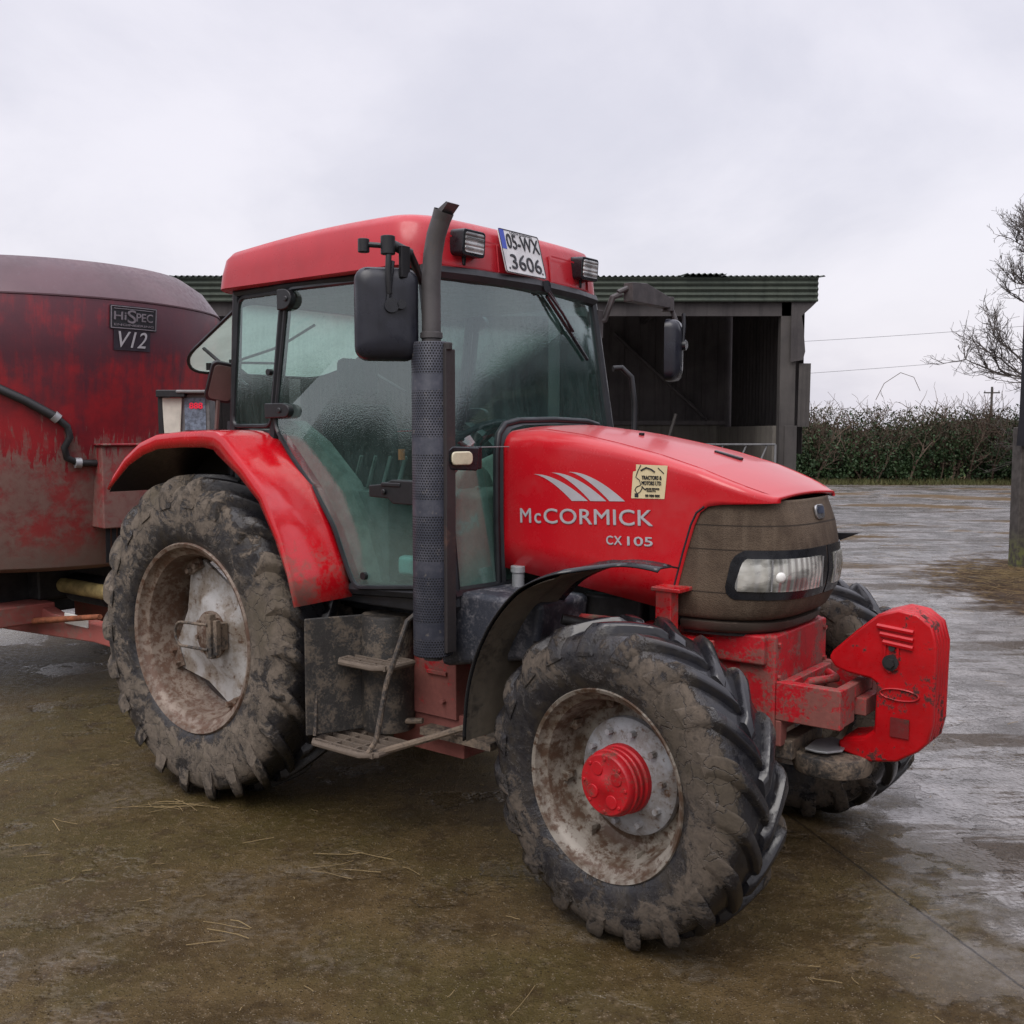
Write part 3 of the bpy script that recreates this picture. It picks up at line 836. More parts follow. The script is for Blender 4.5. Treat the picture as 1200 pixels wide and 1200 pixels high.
def rrect(w, h, r, n=5):
    P = []
    for cx, cy, a0 in ((w/2-r, h/2-r, 0), (-w/2+r, h/2-r, 90), (-w/2+r, -h/2+r, 180), (w/2-r, -h/2+r, 270)):
        for k in range(n+1):
            a = R(a0 + 90*k/n); P.append((cx + r*math.cos(a), cy + r*math.sin(a)))
    return P
mb.prism(rrect(.088, .058, .022), 0, 0, .010, Mb)
bd = obj('badge', mb, M['chrome'], gr, 35, .003)
mb = MB(); mb.prism(rrect(.066, .030, .012), 0, .010, .012, Mb @ Matrix.Translation((0,0,.006)))
obj('badge_face', mb, M['bluestrip'], bd, 35); bd.children[0].data.materials[0] = simple('dull_badge_face', (.05,.06,.09), .4)
# small bracket poking out on the far side of the nose
mb = MB(); mb.prism([(2.84,1.405),(2.84,1.455),(2.97,1.462)], 1, .375, .395)
obj('side_deflector', mb, M['black'], gr, 35, .004)

# ---- front bolster, weight carrier, weights
mb = MB(); mb.bb((2.34,-.268,.70), (2.875,.268,1.10)); mb.bb((2.3,-.30,.98), (2.84,.30,1.10))
bo = obj('front_bolster', mb, M['redcast'], TR, 35, .012)
for y in (-.235, .235):
    for z in (.80, .93, 1.06):
        mb = MB(); mb.cyl((2.88, y, z), .011, .012, 'x', 6); obj('bolt', mb, M['redcast'], bo, 35)
mb = MB()
mb.bb((2.875,-.262,.765), (3.135,-.215,.92)); mb.bb((2.875,.215,.765), (3.135,.262,.92))
mb.bb((3.095,-.215,.768), (3.133,-.10,.917)); mb.bb((3.095,.10,.768), (3.133,.215,.917)); mb.bb((3.095,-.10,.86),(3.133,.10,.917)); mb.bb((2.875,-.215,.77), (3.095,.215,.79)); mb.bb((2.88,-.215,.865), (2.92,.215,.916))
mb.tube([(2.90,-.12,.83),(2.95,-.10,.90),(3.02,.0,.905),(2.95,.10,.90),(2.90,.12,.83)], .018, 8)
mb.bb((2.875,-.262,.66), (2.90,-.20,.765)); mb.bb((3.06,-.08,.79), (3.17,.08,.86))
obj('weight_carrier', mb, M['redcast'], TR, 35, .008)
# muddy hitch cup under the carrier
mb = MB(); mb.lathe([(.08,.53),(.15,.545),(.165,.60),(.16,.625),(.13,.632),(.0,.632)], 28, 'z', Matrix.Translation((3.03,-.05,0)))
mb.bb((2.86,-.22,.60),(2.93,.1,.68))
obj('hitch_cup', mb, M['muddy'], TR, 35, .006)
mb = MB(); mb.prism([(2.97,-.19),(3.02,-.20),(3.06,-.19),(3.10,-.13),(3.08,.0),(3.0,.02),(2.96,-.05)], 2, .645, .655); obj('glint_plate', mb, M['steel'], TR, 35, .004)  # added plate: bright reflection of the wet ground drawn as a pale shape
# stack of weights: side profile in x-z
WP = [(2.975,1.005),(2.99,1.035),(3.08,1.125),(3.165,1.20),(3.24,1.225),(3.31,1.215),(3.365,1.175),(3.385,1.10),(3.38,.80),(3.365,.73),(3.33,.69),(3.25,.635),(3.15,.615),(3.03,.64),(3.02,.68),(3.12,.705),(3.16,.74),(3.165,.93),(3.14,.945),(3.05,.955),(3.0,.972)]
WP = [(x+.045, z) for x, z in WP]
mb = MB()
ys = [-.10,-.058,-.02,.018,.056,.10]
for i in range(5):
    mb.prism(WP, 1, ys[i]+.007, ys[i+1]-.007)
inner = [(3.225+(x-3.225)*.925, .90+(z-.90)*.945) for x, z in WP]
mb.prism(inner, 1, ys[0]+.01, ys[-1]-.01)
cw = obj('counterweight', mb, M['redweight'], TR, 30, .011)
YW = -.0985
for k in range(3):
    z = 1.160 - k*.030; mb = MB(); mb.tube([(3.21+.012*k,YW,z-.004), (3.345,YW,z-.016)], .0105, 6); obj('grip_rib', mb, M['redweight'], cw, 40)
mb = MB(); mb.tube([(3.30+.072*math.cos(R(a)), YW, .90+.022*math.sin(R(a))) for a in range(0, 361, 15)], .0035, 5); obj('cast_oval', mb, M['redweight'], cw, 40)
mb = MB(); mb.tube([(3.24,YW,1.09),(3.24,YW,1.0),(3.26,YW,.982),(3.29,YW,1.0),(3.29,YW,1.09)], .005, 6); obj('bolt_slot', mb, M['redweight'], cw, 40)
mb = MB(); mb.cyl((3.265,-.108,1.02), .019, .03, 'y', 6); mb.cyl((3.265,-.102,1.02), .030, .012, 'y', 20); obj('weight_bolt', mb, M['dark'], cw, 35)
Mrec = dirty('dark_red_recess', (.16,.01,.01), (.05,.03,.02), .6, .6)
mb = MB(); mb.cyl((3.267,-.0985,1.075), .012, .006, 'y', 16); obj('bolt_hole', mb, M['dark'], cw, 35)
mb = MB(); mb.bb((3.27,-.1005,.735),(3.34,-.0985,.81)); obj('cast_recess', mb, Mrec, cw, 35)
# red brackets beside the grille
mb = MB(); mb.bb((2.47,-.505,1.08), (2.54,-.44,1.275)); mb.bb((2.45,-.51,1.268), (2.58,-.38,1.285)); mb.bb((2.55,-.52,1.045), (2.69,-.42,1.085)); mb.bb((2.40,-.48,1.03), (2.62,-.25,1.075))
obj('side_bracket', mb, M['fender'], TR, 35, .005)
mb = MB(); mb.tube([(2.05,-.40,1.10),(2.25,-.47,1.12),(2.45,-.46,1.06)], .018, 8); mb.tube([(2.0,-.36,1.05),(2.2,-.42,1.02),(2.5,-.44,1.00)], .014, 8); mb.bb((2.1,-.46,1.0),(2.34,-.38,1.04))
obj('steering_hose', mb, M['redmud'], TR, 50)

# ---- front fenders
def front_fender(y, s):
    e = empty('front_fender', (2.52, y, .603), R(-7), TR)
    rows_t = []
    W0, W1 = -.20, .19
    for i in range(45):
        t = i/44; a = R(lerp(178, 84, t))
        rr = interp([(0,.715),(.09,.72),(.4,.765),(.62,.80),(.8,.80),(1,.79)], t)
        row = []
        for k in range(9):
            f = k/8
            yo = lerp(W0, W1, f)
            if t > .80 and f < .66:       # the outer front corner is cut away
                f0 = min(1, (t-.80)/.045)*.66
                yo = lerp(lerp(W0, W1, f0), W1, f) if f0 > 0 else yo
            lip = -.012 if k == 0 else (0 if k < 8 else -.01)
            ridge = .010 if k in (5,) else 0
            r2 = rr + lip + ridge
            row.append((r2*math.cos(a), -s*yo if s > 0 else yo, r2*math.sin(a)))
        rows_t.append(row)
    mb = MB(); mb.grid(rows_t)
    o = obj('fender_shell', mb, M['fendertop'], e, 50); o.modifiers.new('solid', 'SOLIDIFY').thickness = .006
    # muddy lining inside
    mb = MB(); mb.grid([[tuple(Vector(p)*.984 if i_ else Vector(p)*.984) for i_, p in enumerate(r[0:-1])] for r in rows_t[:-10]])
    obj('fender_lining', mb, M['muddyunder'], e, 50)
    mb = MB(); q = 1 if s > 0 else -1
    mb.tube([(-.36,q*-.02,.55),(-.20,q*-.20,.50),(-.05,q*-.28,.40)], .022, 8); mb.tube([(-.52,q*-.02,.42),(-.3,q*-.22,.40),(-.08,q*-.28,.36)], .022, 8)
    obj('fender_bracket', mb, M['dark'], e, 50)
front_fender(-.775, -1); front_fender(.86, 1)

# ---- rear fenders
FP = [(-.66,1.60),(-.60,1.665),(-.48,1.765),(-.33,1.845),(-.18,1.885),(.05,1.90),(.22,1.905),(.32,1.90),(.385,1.87),(.54,1.74),(.68,1.61),(.79,1.42),(.86,1.25),(.90,1.105)]
def rear_fender(s):
    mb = MB(); rows = []
    for i, (x, z) in enumerate(FP):
        a = FP[max(0,i-1)]; b = FP[min(len(FP)-1,i+1)]
        tx, tz = b[0]-a[0], b[1]-a[1]; l = math.hypot(tx, tz); nx, nz = -tz/l, tx/l     # outward
        if nz < 0 or (nx < -.9): nx, nz = (nx, nz)
        w = interp([(0,.0),(8,.02),(13,.05)], i)
        lip = interp([(0,.03),(3,.075),(6,.085),(8,.10),(9,.07),(13,.02)], i)
        y0 = -1.0
        front = max(0, min(1, (i-7)/3))
        yin = lerp(-.50, -.735, front)
        row = [(x-nx*lip, y0+.004, z-nz*lip), (x-nx*.02, y0, z-nz*.02), (x-nx*.006, y0+.008, z-nz*.006), (x, y0+.03, z)]
        off = lerp(0, .085, max(0, min(1, (i-7)/5)))
        for k in range(1, 7):
            f = k/6
            q = off*(f**1.0) + .012*math.sin(f*math.pi)*front
            row.append((x+nx*q, lerp(y0+.03, yin, f), z+nz*q))
        rows.append([(p[0], p[1]*-s if s > 0 else p[1], p[2]) for p in row])
    mb.grid(rows)
    o = obj('rear_fender', mb, M['fender'], TR, 40); o.modifiers.new('solid', 'SOLIDIFY').thickness = .008
    ib = MB(); ib.grid([[(x-.02*0, s*.50, z), (x*.8, s*.50, lerp(z, .84, .25))] for x, z in FP]); 
    ib.grid([[(x*.985, s*.985, z-.03), (x*.985, s*.5, z-.03)] for x, z in FP[:9]])
    obj('fender_lining', ib, M['black'], o, 40)
    # support behind the lower fender end
    sb = MB(); sb.prism([(.55,1.0),(.93,1.09),(.86,1.25),(.79,1.40),(.6,1.5)], 1, s*.56, s*.60)
    obj('fender_stay', sb, M['black'], o, 40)
rear_fender(-1); rear_fender(1)

# ---- cab
AT, AB_ = (1.385, .665, 2.60), (1.592, .725, 1.20)
CT, CB = (.10, .69, 2.62), (.03, .70, 1.90)
def cab_y(x, z):      # half width of the cab side at x,z
    yb = interp([(0,.705),(.5,.745),(1.0,.745),(1.6,.725)], x); yt = interp([(0,.69),(.5,.71),(1.0,.70),(1.6,.655)], x)
    return lerp(yb, yt, (z-1.2)/1.4)
def apx(z): return lerp(1.592, 1.385, (z-1.2)/1.4)
def bpx(z): return lerp(.415, .515, (z-1.9)/.7)
roof = MB()
def roof_outline(ins, z, n=10):
    x0, x1, w = -.035+ins, 1.40-ins*.8, .745-ins
    P = []
    rr = min(.12, w*.4); rf = min(.14, w*.4)
    for cx, cy, a0, r_ in ((x1-rf, w-rf, 0, rf), (x0+rr, w-rr, 90, rr), (x0+rr, -w+rr, 180, rr), (x1-rf, -w+rf, 270, rf)):
        for k in range(n+1):
            a = R(a0 + 90*k/n); x = cx + r_*math.cos(a); y = cy + r_*math.sin(a)
            P.append((x, y))
    # front bulge
    out = []
    # subdivide front edge
    m = len(P)
    for i in range(m):
        a, b = P[i], P[(i+1) % m]; out.append(a)
        if i % (n+1) == n:
            for k in range(1, 16): out.append((lerp(a[0],b[0],k/16), lerp(a[1],b[1],k/16)))
    res = []
    for x, y in out:
        f = max(0, (x-1.1)/.3); x += .07*f*(1-(y/.75)**2)
        zz = z + .03*math.sin(max(0, min(1, (x+.03)/1.45))*math.pi*.9)*(1 if z > 2.75 else 0) + .032*max(0, min(1, (x+.03)/1.3))*max(0, min(1, (z-2.66)/.12))
        zlow = .0
        res.append((x, y, zz))
    return res
rows = [roof_outline(i, z) for i, z in ((.06,2.615),(.012,2.615),(.0,2.625),(.008,2.70),(.022,2.765),(.045,2.795),(.09,2.812),(.2,2.825),(.40,2.832),(.55,2.835))]
roof.grid(rows, closed=True); roof.f.append(tuple(range(len(roof.v)-len(rows[0]), len(roof.v)))); 
roof.f.append(tuple(range(len(rows[0])))[::-1])
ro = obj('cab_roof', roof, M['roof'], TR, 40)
# raised light panels on the roof front
def fx(y): return 1.40 + .07*(1-(y/.75)**2)
for a, b in ((-.60,-.24),(.17,.55)):
    mb = MB(); n = 8
    P = [(fx(lerp(a,b,k/n)) - .004, lerp(a,b,k/n)) for k in range(n+1)]
    for (z0, z1) in ((2.632,2.640),(2.758,2.766)):
        mb.grid([[(x+.008, y, z) for x, y in P] for z in (z0, z1)])
    for y in (a, b): mb.tube([(fx(y)+.004, y, 2.635), (fx(y)-.010, y, 2.765)], .005, 5)
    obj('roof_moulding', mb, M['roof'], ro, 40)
def work_light(y):
    x = fx(y) + .03; z = 2.735
    Mx = Matrix.Translation((x, y, z)) @ Matrix.Rotation(R(4), 4, 'Y')
    mb = MB(); mb.prism(rrect(.155, .115, .018), 0, -.05, .03, Mx); mb.cyl((-.03,0,-.07), .012, .05, 'z', 8, Mx)
    o = obj('work_light', mb, M['blackgloss'], ro, 35, .005)
    mb = MB()
    mb.prism(rrect(.128, .088, .012), 0, .028, .034, Mx)
    for k in range(6): mb.box((.034, 0, -.035+k*.014), (.003, .122, .003), Mx)
    obj('lens', mb, M['worklens'], o, 35, .002)
work_light(-.46); work_light(.47)
# number plate
Mp = Matrix.Translation((fx(0)+.012, -.082, 2.738)) @ Matrix.Rotation(R(-15), 4, 'Y') @ Matrix.Scale(.92, 4)
mb = MB(); mb.prism(rrect(.34, .235, .014), 0, -.003, .003, Mp)
pl = obj('number_plate', mb, M['plate'], ro, 35, .001)
PU = (Mp.to_3x3() @ Vector((0,1,0))); PV = Mp.to_3x3() @ Vector((0,0,1))
def pp(y, z, x=.0042): return Mp @ Vector((x, y, z))
mb = text_mb('05-WX', .102, pp(-.118, .018), PU, PV, fit=.252, offset=.001)
text_mb('3606', .102, pp(-.115, -.092), PU, PV, fit=.235, offset=.001, mb=mb)
for y, z in ((.0,-.012),(-.135,-.092),(.145,-.092)): mb.cyl((.004,y,z), .006, .002, 'x', 8, Mp)
text_mb('LOCH GARMAN', .016, pp(-.075, .098), PU, PV, fit=.17, mb=mb)
obj('plate_lettering', mb, M['blacktext'], pl, 0, fixn=False)
mb = MB(); mb.box((.0038, -.147, .062), (.0015, .042, .106), Mp)
obj('plate_strip', mb, M['bluestrip'], pl, 0)
mb = MB(); fr_ = rrect(.334,.229,.012)
mb.tube([Mp @ Vector((.004, a, b)) for a, b in fr_ + [fr_[0]]], .0022, 4, False)
obj('plate_border', mb, M['blacktext'], pl, 0)

# cab frame: pillars and rails
fm = MB()
for s in (-1, 1):
    fm.tube([(apx(z), s*(cab_y(apx(z), z)-.015), z) for z in (1.14,1.5,1.9,2.3,2.625)], .030, 8)
    fm.tube([(bpx(z)-.01, s*(cab_y(.5, z)-.022), z) for z in (1.85,2.2,2.625)], .026, 8)
    fm.tube([(lerp(CB[0],CT[0],t), s*lerp(.69,.68,t), lerp(1.35,2.62,t)) for t in (0,.5,1)], .026, 8)
    fm.tube([(x, s*(cab_y(x, 2.6)-.012), 2.605) for x in (.1,.5,1.0,1.385)], .026, 8)
    fm.tube([(x, s*(cab_y(x, 1.2)-.03), 1.165 + (x-1.0)*.045) for x in (.96,1.3,1.59)], .032, 8)
    fm.tube([(x, s*(cab_y(x, 1.9)-.03), 1.885) for x in (.02,.2,.42)], .026, 8)
    fm.bb((.0, s*.66-.03, 1.3), (.10, s*.66+.03, 1.95))
fm.tube([(1.385+.10*(1-(y/.665)**2), y, 2.60) for y in (-.665,-.4,0,.4,.665)], .036, 8)
fm.tube([(1.592+.05*(1-(y/.725)**2), y, 1.19) for y in (-.725,-.45,0,.45,.725)], .034, 8)
fm.tube([(.1,-.68,2.60),(.1,.68,2.60)], .03, 8); fm.tube([(.03,-.69,1.5),(.03,.69,1.5)], .03, 8)
obj('cab_frame', fm, M['frame'], TR, 40)
mb = MB(); mb.bb((.02,-.60,1.1), (.06,.60,1.55)); mb.bb((.02,-.70,1.35),(.45,-.66,1.9)); mb.bb((.02,.66,1.35),(.45,.70,1.9)); obj('cab_back_panel', mb, M['interior'], TR, 35, .01)
mb = MB(); mb.bb((.12,-.62,2.56), (1.36,.62,2.61)); obj('roof_lining', mb, M['interior'], TR, 35, .02)
# windscreen
def ws(u, z, bul=.075): 
    hw = lerp(.715, .655, (z-1.2)/1.4)
    return (apx(z) + .004 + lerp(.045, .09, (z-1.2)/1.4)*(1-u*u), u*hw, z)
mb = MB(); mb.grid([[ws(-1+2*k/24, z) for k in range(25)] for z in (1.21,1.4,1.6,1.8,2.0,2.2,2.4,2.59)])
wsn = obj('windscreen', mb, M['glass'], TR, 60)
mb = MB()   # rubber seal arching over the bonnet
pts = []
for y, z in [(-.440,1.20),(-.440,1.5),(-.440,1.80),(-.425,1.885),(-.38,1.930),(-.28,1.947),(0,1.953),(.28,1.947),(.38,1.930),(.425,1.885),(.440,1.80),(.440,1.20)]:
    u = y/.7; x = max(ws(u, z)[0], 1.612); pts.append((x, y, z))
mb.tube(pts, .016, 8)
mb.grid([[(p[0]-.004, p[1], p[2]) for p in pts], [(p[0]+.02, p[1]*.93, p[2]-.02 if p[2] > 1.85 else p[2]) for p in pts]])
obj('windscreen_seal', mb, M['frame'], wsn, 50)
def pane(name, polyf, mat, s, parent=TR):
    """polyf: outline in (x,z); follows the cab side"""
    mb = MB(); P = [(x, s*(cab_y(x, z)+.004), z) for x, z in polyf]; mb.add(P, [tuple(range(len(P)))])
    return obj(name, mb, mat, parent, 0)
def rounded(poly, r=.04, n=4):
    out = []; m = len(poly)
    for i in range(m):
        a, b, c = Vector(poly[i-1]), Vector(poly[i]), Vector(poly[(i+1) % m])
        d1 = (a-b); d2 = (c-b); q = min(r, d1.length*.45, d2.length*.45)
        p1 = b + d1.normalized()*q; p2 = b + d2.normalized()*q
        for k in range(n+1):
            t = k/n; out.append(tuple((1-t)**2*p1 + 2*t*(1-t)*b + t*t*p2))
    return out
QP = rounded([(.075,1.925),(.405,1.925),(.492,2.575),(.135,2.575)], .05)
DP = rounded([(.435,1.925),(.535,2.585),(1.375,2.585),(1.47,1.95),(1.575,1.225),(1.02,1.175),(.965,1.26),(.87,1.45),(.74,1.61),(.56,1.78)], .045)
def edge_seal(mb, poly, s, r=.011):
    P = [(x, s*(cab_y(x, z)+.005), z) for x, z in poly]; mb.tube(P + [P[0]], r, 6, False)
for s in (-1, 1):
    q = pane('side_window', QP, M['glass'], s)
    mb = MB(); edge_seal(mb, QP, s); obj('window_seal', mb, M['frame'], q, 50)
    d = pane('door', DP, M['glass'], s)
    mb = MB(); edge_seal(mb, DP, s); obj('door_frame', mb, M['frame'], d, 50)
    for (x, z, L, hh) in ((.545,2.535,.10,.095),(.50,2.00,.17,.075)):
        y = s*(cab_y(x, z)+.022)
        mb = MB()
        if z > 2.3:
            P = [(x-.055, z-.05),(x-.055,z+.05)] + [(x-.01+.062*math.cos(R(a)), z+.05*math.sin(R(a))) for a in range(90,-91,-20)]
        else:
            P = [(x-.10, z-.038),(x-.10,z+.036),(x+.03,z+.036)] + [(x+.05+.036*math.cos(R(a)), z-.002+.033*math.sin(R(a))) for a in range(80,-91,-20)]
        mb.prism(P, 1, y-.018, y+.018); mb.cyl((x+.015, y+s*.02, z), .014, .012, 'y', 12)
        obj('hinge', mb, M['black'], d, 35, .006)
    x, z = 1.24, 1.632; y = s*(cab_y(x, z)+.03)
    mb = MB(); mb.prism([(x-.10,z-.028),(x-.10,z+.024),(x+.0,z+.034),(x+.04,z+.052),(x+.18,z+.05),(x+.18,z-.055),(x+.05,z-.055),(x+.02,z-.032)], 1, y-.025, y+.025)
    mb.cyl((x+.0, y+s*.03, z-.002), .013, .014, 'y', 12); mb.bb((x-.02,y-.03,z+.02),(x+.10,y+.034*(1 if s>0 else 1),z+.04))
    obj('handle', mb, M['black'], d, 35, .006)
    mb = MB(); mb.cyl((1.08, s*(cab_y(1.08,1.24)+.01), 1.235), .018, .02, 'y', 12); obj('door_stud', mb, M['black'], d, 35); mb = MB(); mb.cyl((.40, s*(cab_y(.4,2.1)+.01), 2.19), .016, .025, 'y', 12)
    obj('door_stud', mb, M['black'], d, 35)
# inner lower door panel (grey-green, dusty)
for s in (-1, 1):
    A_ = ((.43,1.93),(.58,1.80),(.76,1.62),(.89,1.45),(.985,1.27),(1.03,1.19)); B_ = ((.52,1.95),(.70,1.85),(.92,1.66),(1.05,1.46),(1.13,1.27),(1.15,1.19))
    mb = MB(); mb.grid([[(x, s*(cab_y(x, z)-.03), z) for x, z in A_], [(x, s*(cab_y(x, z)-.035), z) for x, z in B_], [(x, s*(cab_y(x, z)-.12), z) for x, z in B_]])
    obj('wheel_arch_trim', mb, M['arch'], TR, 50)

# opened rear window
e = empty('rear_window', (.06, 0, 2.585), 0, TR)
ang = R(63)
def rw(y, d, o=0): return (-d*math.sin(ang) + o*math.cos(ang), y, -d*math.cos(ang) - o*math.sin(ang))
RP = rounded([(-.60,.02),(.60,.02),(.60,.60),(.47,.76),(-.47,.76),(-.60,.60)], .10)
mb = MB(); mb.add([rw(*p) for p in RP], [tuple(range(len(RP)))]); obj('glass', mb, M['glassrear'], e, 0)
mb = MB(); P = [rw(*p) for p in RP]; mb.tube(P + [P[0]], .010, 6, False); obj('window_frame', mb, M['frame'], e, 50)
mb = MB(); mb.tube([rw(-.30,.60,.02), rw(-.12,.38,.03), rw(-.05,.12,.03)], .008, 6); mb.tube([rw(-.30,.60,.02), rw(.0,.56,.03)], .008, 6); mb.tube([rw(-.12,.38,.03), rw(.0,.56,.03)], .007, 6)
mb.cyl(rw(-.30,.60,.03), .022, .05, 'z', 10); mb.cyl(rw(-.42,.66,.02), .018, .04, 'z', 10); mb.tube([rw(-.30,.60,.03), rw(-.14,.70,.04)], .013, 6)
obj('rear_wiper', mb, M['black'], e, 50)
mb = MB(); 
for y in (-.5,.5):
    mb = MB(); mb.tube([(0,y*1.2,-.45), rw(y*1.1,.5)], .010, 6); obj('gas_strut', mb, M['black'], e, 50)

# front wiper
mb = MB()
def wp(y, z, o=.02): p = ws(y/.68, z); return Vector((p[0]+o, p[1], p[2]))
mb.tube([wp(.06,2.60,.03), wp(.20,2.48,.04), wp(.30,2.40,.035)], .007, 6); mb.tube([wp(.09,2.60,.03), wp(.22,2.485,.03), wp(.29,2.40,.03)], .005, 6)
mb.tube([wp(.10,2.56,.014), wp(.28,2.41,.016), wp(.47,2.27,.014)], .009, 6); mb.cyl(wp(.07,2.60,.03), .03, .03, 'x', 14)
obj('wiper', mb, M['blackgloss'], TR, 50)

# cab interior
mb = MB(); mb.bb((.40,-.25,1.18), (.85,.25,1.30)); 
mb.prism([(.30,1.30),(.42,1.30),(.34,1.98),(.27,2.06),(.20,2.02)], 1, -.24, .24); mb.prism([(.40,1.30),(.90,1.34),(.92,1.42),(.45,1.42)], 1, -.25, .25)
mb.prism([(.22,2.10),(.30,2.10),(.29,2.30),(.23,2.30)], 1, -.14, .14)
obj('seat', mb, M['seat'], TR, 35, .03)
mb = MB(); mb.prism([(1.18,1.16),(1.50,1.16),(1.52,1.70),(1.40,1.80),(1.24,1.74)], 1, -.20, .20); mb.prism([(1.42,1.16),(1.56,1.16),(1.545,1.62),(1.45,1.66)], 1, -.62, .62)
obj('dashboard', mb, M['dash'], TR, 35, .03)
mb = MB(); mb.cyl((1.47,-.44,1.62), .13, .05, 'x', 28); mb.cyl((1.50,-.44,1.62), .03, .02, 'x', 14); obj('air_vent', mb, M['dash'], TR, 35, .01)
mb = MB(); Ms = Matrix.Translation((1.12,0,1.83)) @ Matrix.Rotation(R(-35), 4, 'Y')
mb.tube([(.20*math.cos(R(a)), .20*math.sin(R(a)), 0) for a in range(0,361,15)], .016, 8, False, Ms); mb.box((0,0,-.01), (.36,.04,.02), Ms); mb.tube([(0,0,0),(.0,0,-.3)], .03, 10, True, Ms)
obj('steering_wheel', mb, M['seat'], TR, 50)
mb = MB(); mb.bb((.45,-.66,1.2),(1.15,-.42,1.62)); mb.bb((.45,.42,1.2),(1.1,.66,1.62)); 
for k in range(4): mb.tube([(.75+.1*k,-.5,1.62),(.79+.1*k,-.48,1.78)], .012, 6)
obj('side_console', mb, M['interior'], TR, 35, .03)
mb = MB(); mb.bb((1.20,-.66,1.24),(1.40,-.60,1.33)); obj('cab_bottle', mb, simple('pale_teal_plastic', (.25,.45,.43), .4), TR, 35, .02)
mb = MB(); mb.cyl((1.13,-.55,1.79), .016, .05, 'z', 10); obj('lever_knob', mb, M['orange'], TR)

# ---- exhaust
mb = MB()
for q in (0,):
    mb.lathe([(.080,.94),(.085,.945),(.085,2.262),(.080,2.27),(.045,2.272)], 40, 'z')
ex = empty('exhaust', (1.552,-.80,0), 0, TR)
obj('perforated_guard', mb, M['perf'], ex, 40)
mb = MB(); bx_ = []
zz = [.92,2.0,2.33,2.52,2.63,2.71,2.77]; xo = [0,0,0,.0,.010,.030,.058]
mb.tube([(x, 0, z) for x, z in zip(xo, zz)], .040, 20, False)
mb.tube([(x, 0, z) for x, z in zip(xo, zz)][::-1], .036, 20, False)
mb.tube([(.058,0,2.77),(.074,0,2.802)], [.040,.043], 20, False)
mb.lathe([(.041,2.285),(.047,2.288),(.047,2.31),(.041,2.313)], 24, 'z')
# split flap at the mouth
mb.prism([(.035,2.76),(.085,2.785),(.128,2.825),(.118,2.83),(.07,2.805)], 1, -.036, .036)
obj('exhaust_pipe', mb, M['exh'], ex, 50)
mb = MB(); mb.bb((.075,-.02,.96),(.098,.04,2.24)); mb.cyl((.09,.0,2.25), .02, .03, 'z', 10); mb.bb((-.12,.04,1.2),(-.02,.09,1.26)); mb.bb((-.08,.04,2.12),(.02,.12,2.18))
obj('guard_bracket', mb, dirty('rusty_dark_bracket', (.03,.025,.025), (.10,.05,.035), .6, .5), ex, 35, .004)
# front indicator lamp beside the exhaust
mb = MB(); Mx = Matrix.Translation((1.665,-.735,1.785)) @ Matrix.Rotation(R(-12), 4, 'Z')
mb.prism([(-.085,-.030),(-.06,-.048),(.085,-.056),(.095,.045),(-.05,.052),(-.088,.026)], 0, -.05, .0, Mx); mb.box((-.03,.09,0), (.03,.06,.10), Mx)
il = obj('indicator_lamp', mb, M['blackgloss'], TR, 35, .008)
mb = MB(); mb.prism(rrect(.112, .058, .022), 0, .0, .014, Mx @ Matrix.Translation((0,-.008,0)))
obj('lens', mb, M['amberlens'], il, 35, .008)
mb = MB(); mb.tube([(1.64,-.62,1.83),(1.66,-.41,1.83)], .0022, 5); obj('bonnet_wire', mb, M['steel'], TR)

# ---- mirrors
def mirror_head(name, c, yaw, w, h, arm_mb):
    e = empty(name, (0,0,0), 0, TR)
    Mx = Matrix.Translation(c) @ Matrix.Rotation(yaw, 4, 'Z')
    mb = MB(); rows = []
    for (ins, x) in ((.0,-.035),(.0,-.005),(.004,.02),(.018,.036),(.05,.046),(.09,.05)):
        rows.append([(x, y, z) for y, z in rrect(w-2*ins, h-2*ins, max(.01, .055-ins*.4))])
    mb.grid(rows, Mx, True); n = len(rows[0]); mb.f.append(tuple(range(len(mb.v)-n, len(mb.v))))
    o = obj('mirror_shell', mb, M['navy'], e, 40)
    mb = MB(); mb.prism(rrect(w-.02, h-.02, .045), 0, -.034, -.030, Mx); obj('mirror_glass', mb, simple('mirror_silver', (.7,.72,.74), .03, 1., .02), e, 35)
    mb = MB(); mb.cyl((.055,.015,.03), .030, .03, 'x', 20, Mx); mb.tube([(.052,.0,.03),(.056,.012,.15),(.05,.02,.21)], .011, 8, True, Mx); mb.cyl((.055,.055,.035), .020, .03, 'x', 16, Mx)
    obj('pivot', mb, M['blackgloss'], e, 40)
    obj('mirror_arm', arm_mb, M['armgrey'] if c[1] > 0 else M['black'], e, 40, .003)
    return e
am = MB()
am.tube([(1.49,-.855,2.635),(1.46,-.93,2.665),(1.44,-.95,2.66)], .022, 10); am.cyl((1.46,-.96,2.66), .030, .075, 'z', 14); am.tube([(1.44,-.96,2.66),(1.38,-1.01,2.665)], .012, 8); am.cyl((1.375,-1.015,2.66), .024, .055, 'z', 14)
am.tube([(1.47,-.965,2.64),(1.475,-.975,2.56),(1.47,-.965,2.46)], .013, 8); am.tube([(1.39,-.69,2.55),(1.46,-.80,2.60),(1.49,-.865,2.64)], .018, 8); am.bb((1.49,-.93,2.53),(1.51,-.88,2.66))
mirror_head('near_mirror', (1.425,-.935,2.385), R(-40), .265, .385, am)
am = MB()
am.tube([(1.39,.68,2.48),(1.43,.72,2.50),(1.47,.74,2.62),(1.50,.78,2.64)], .018, 8)
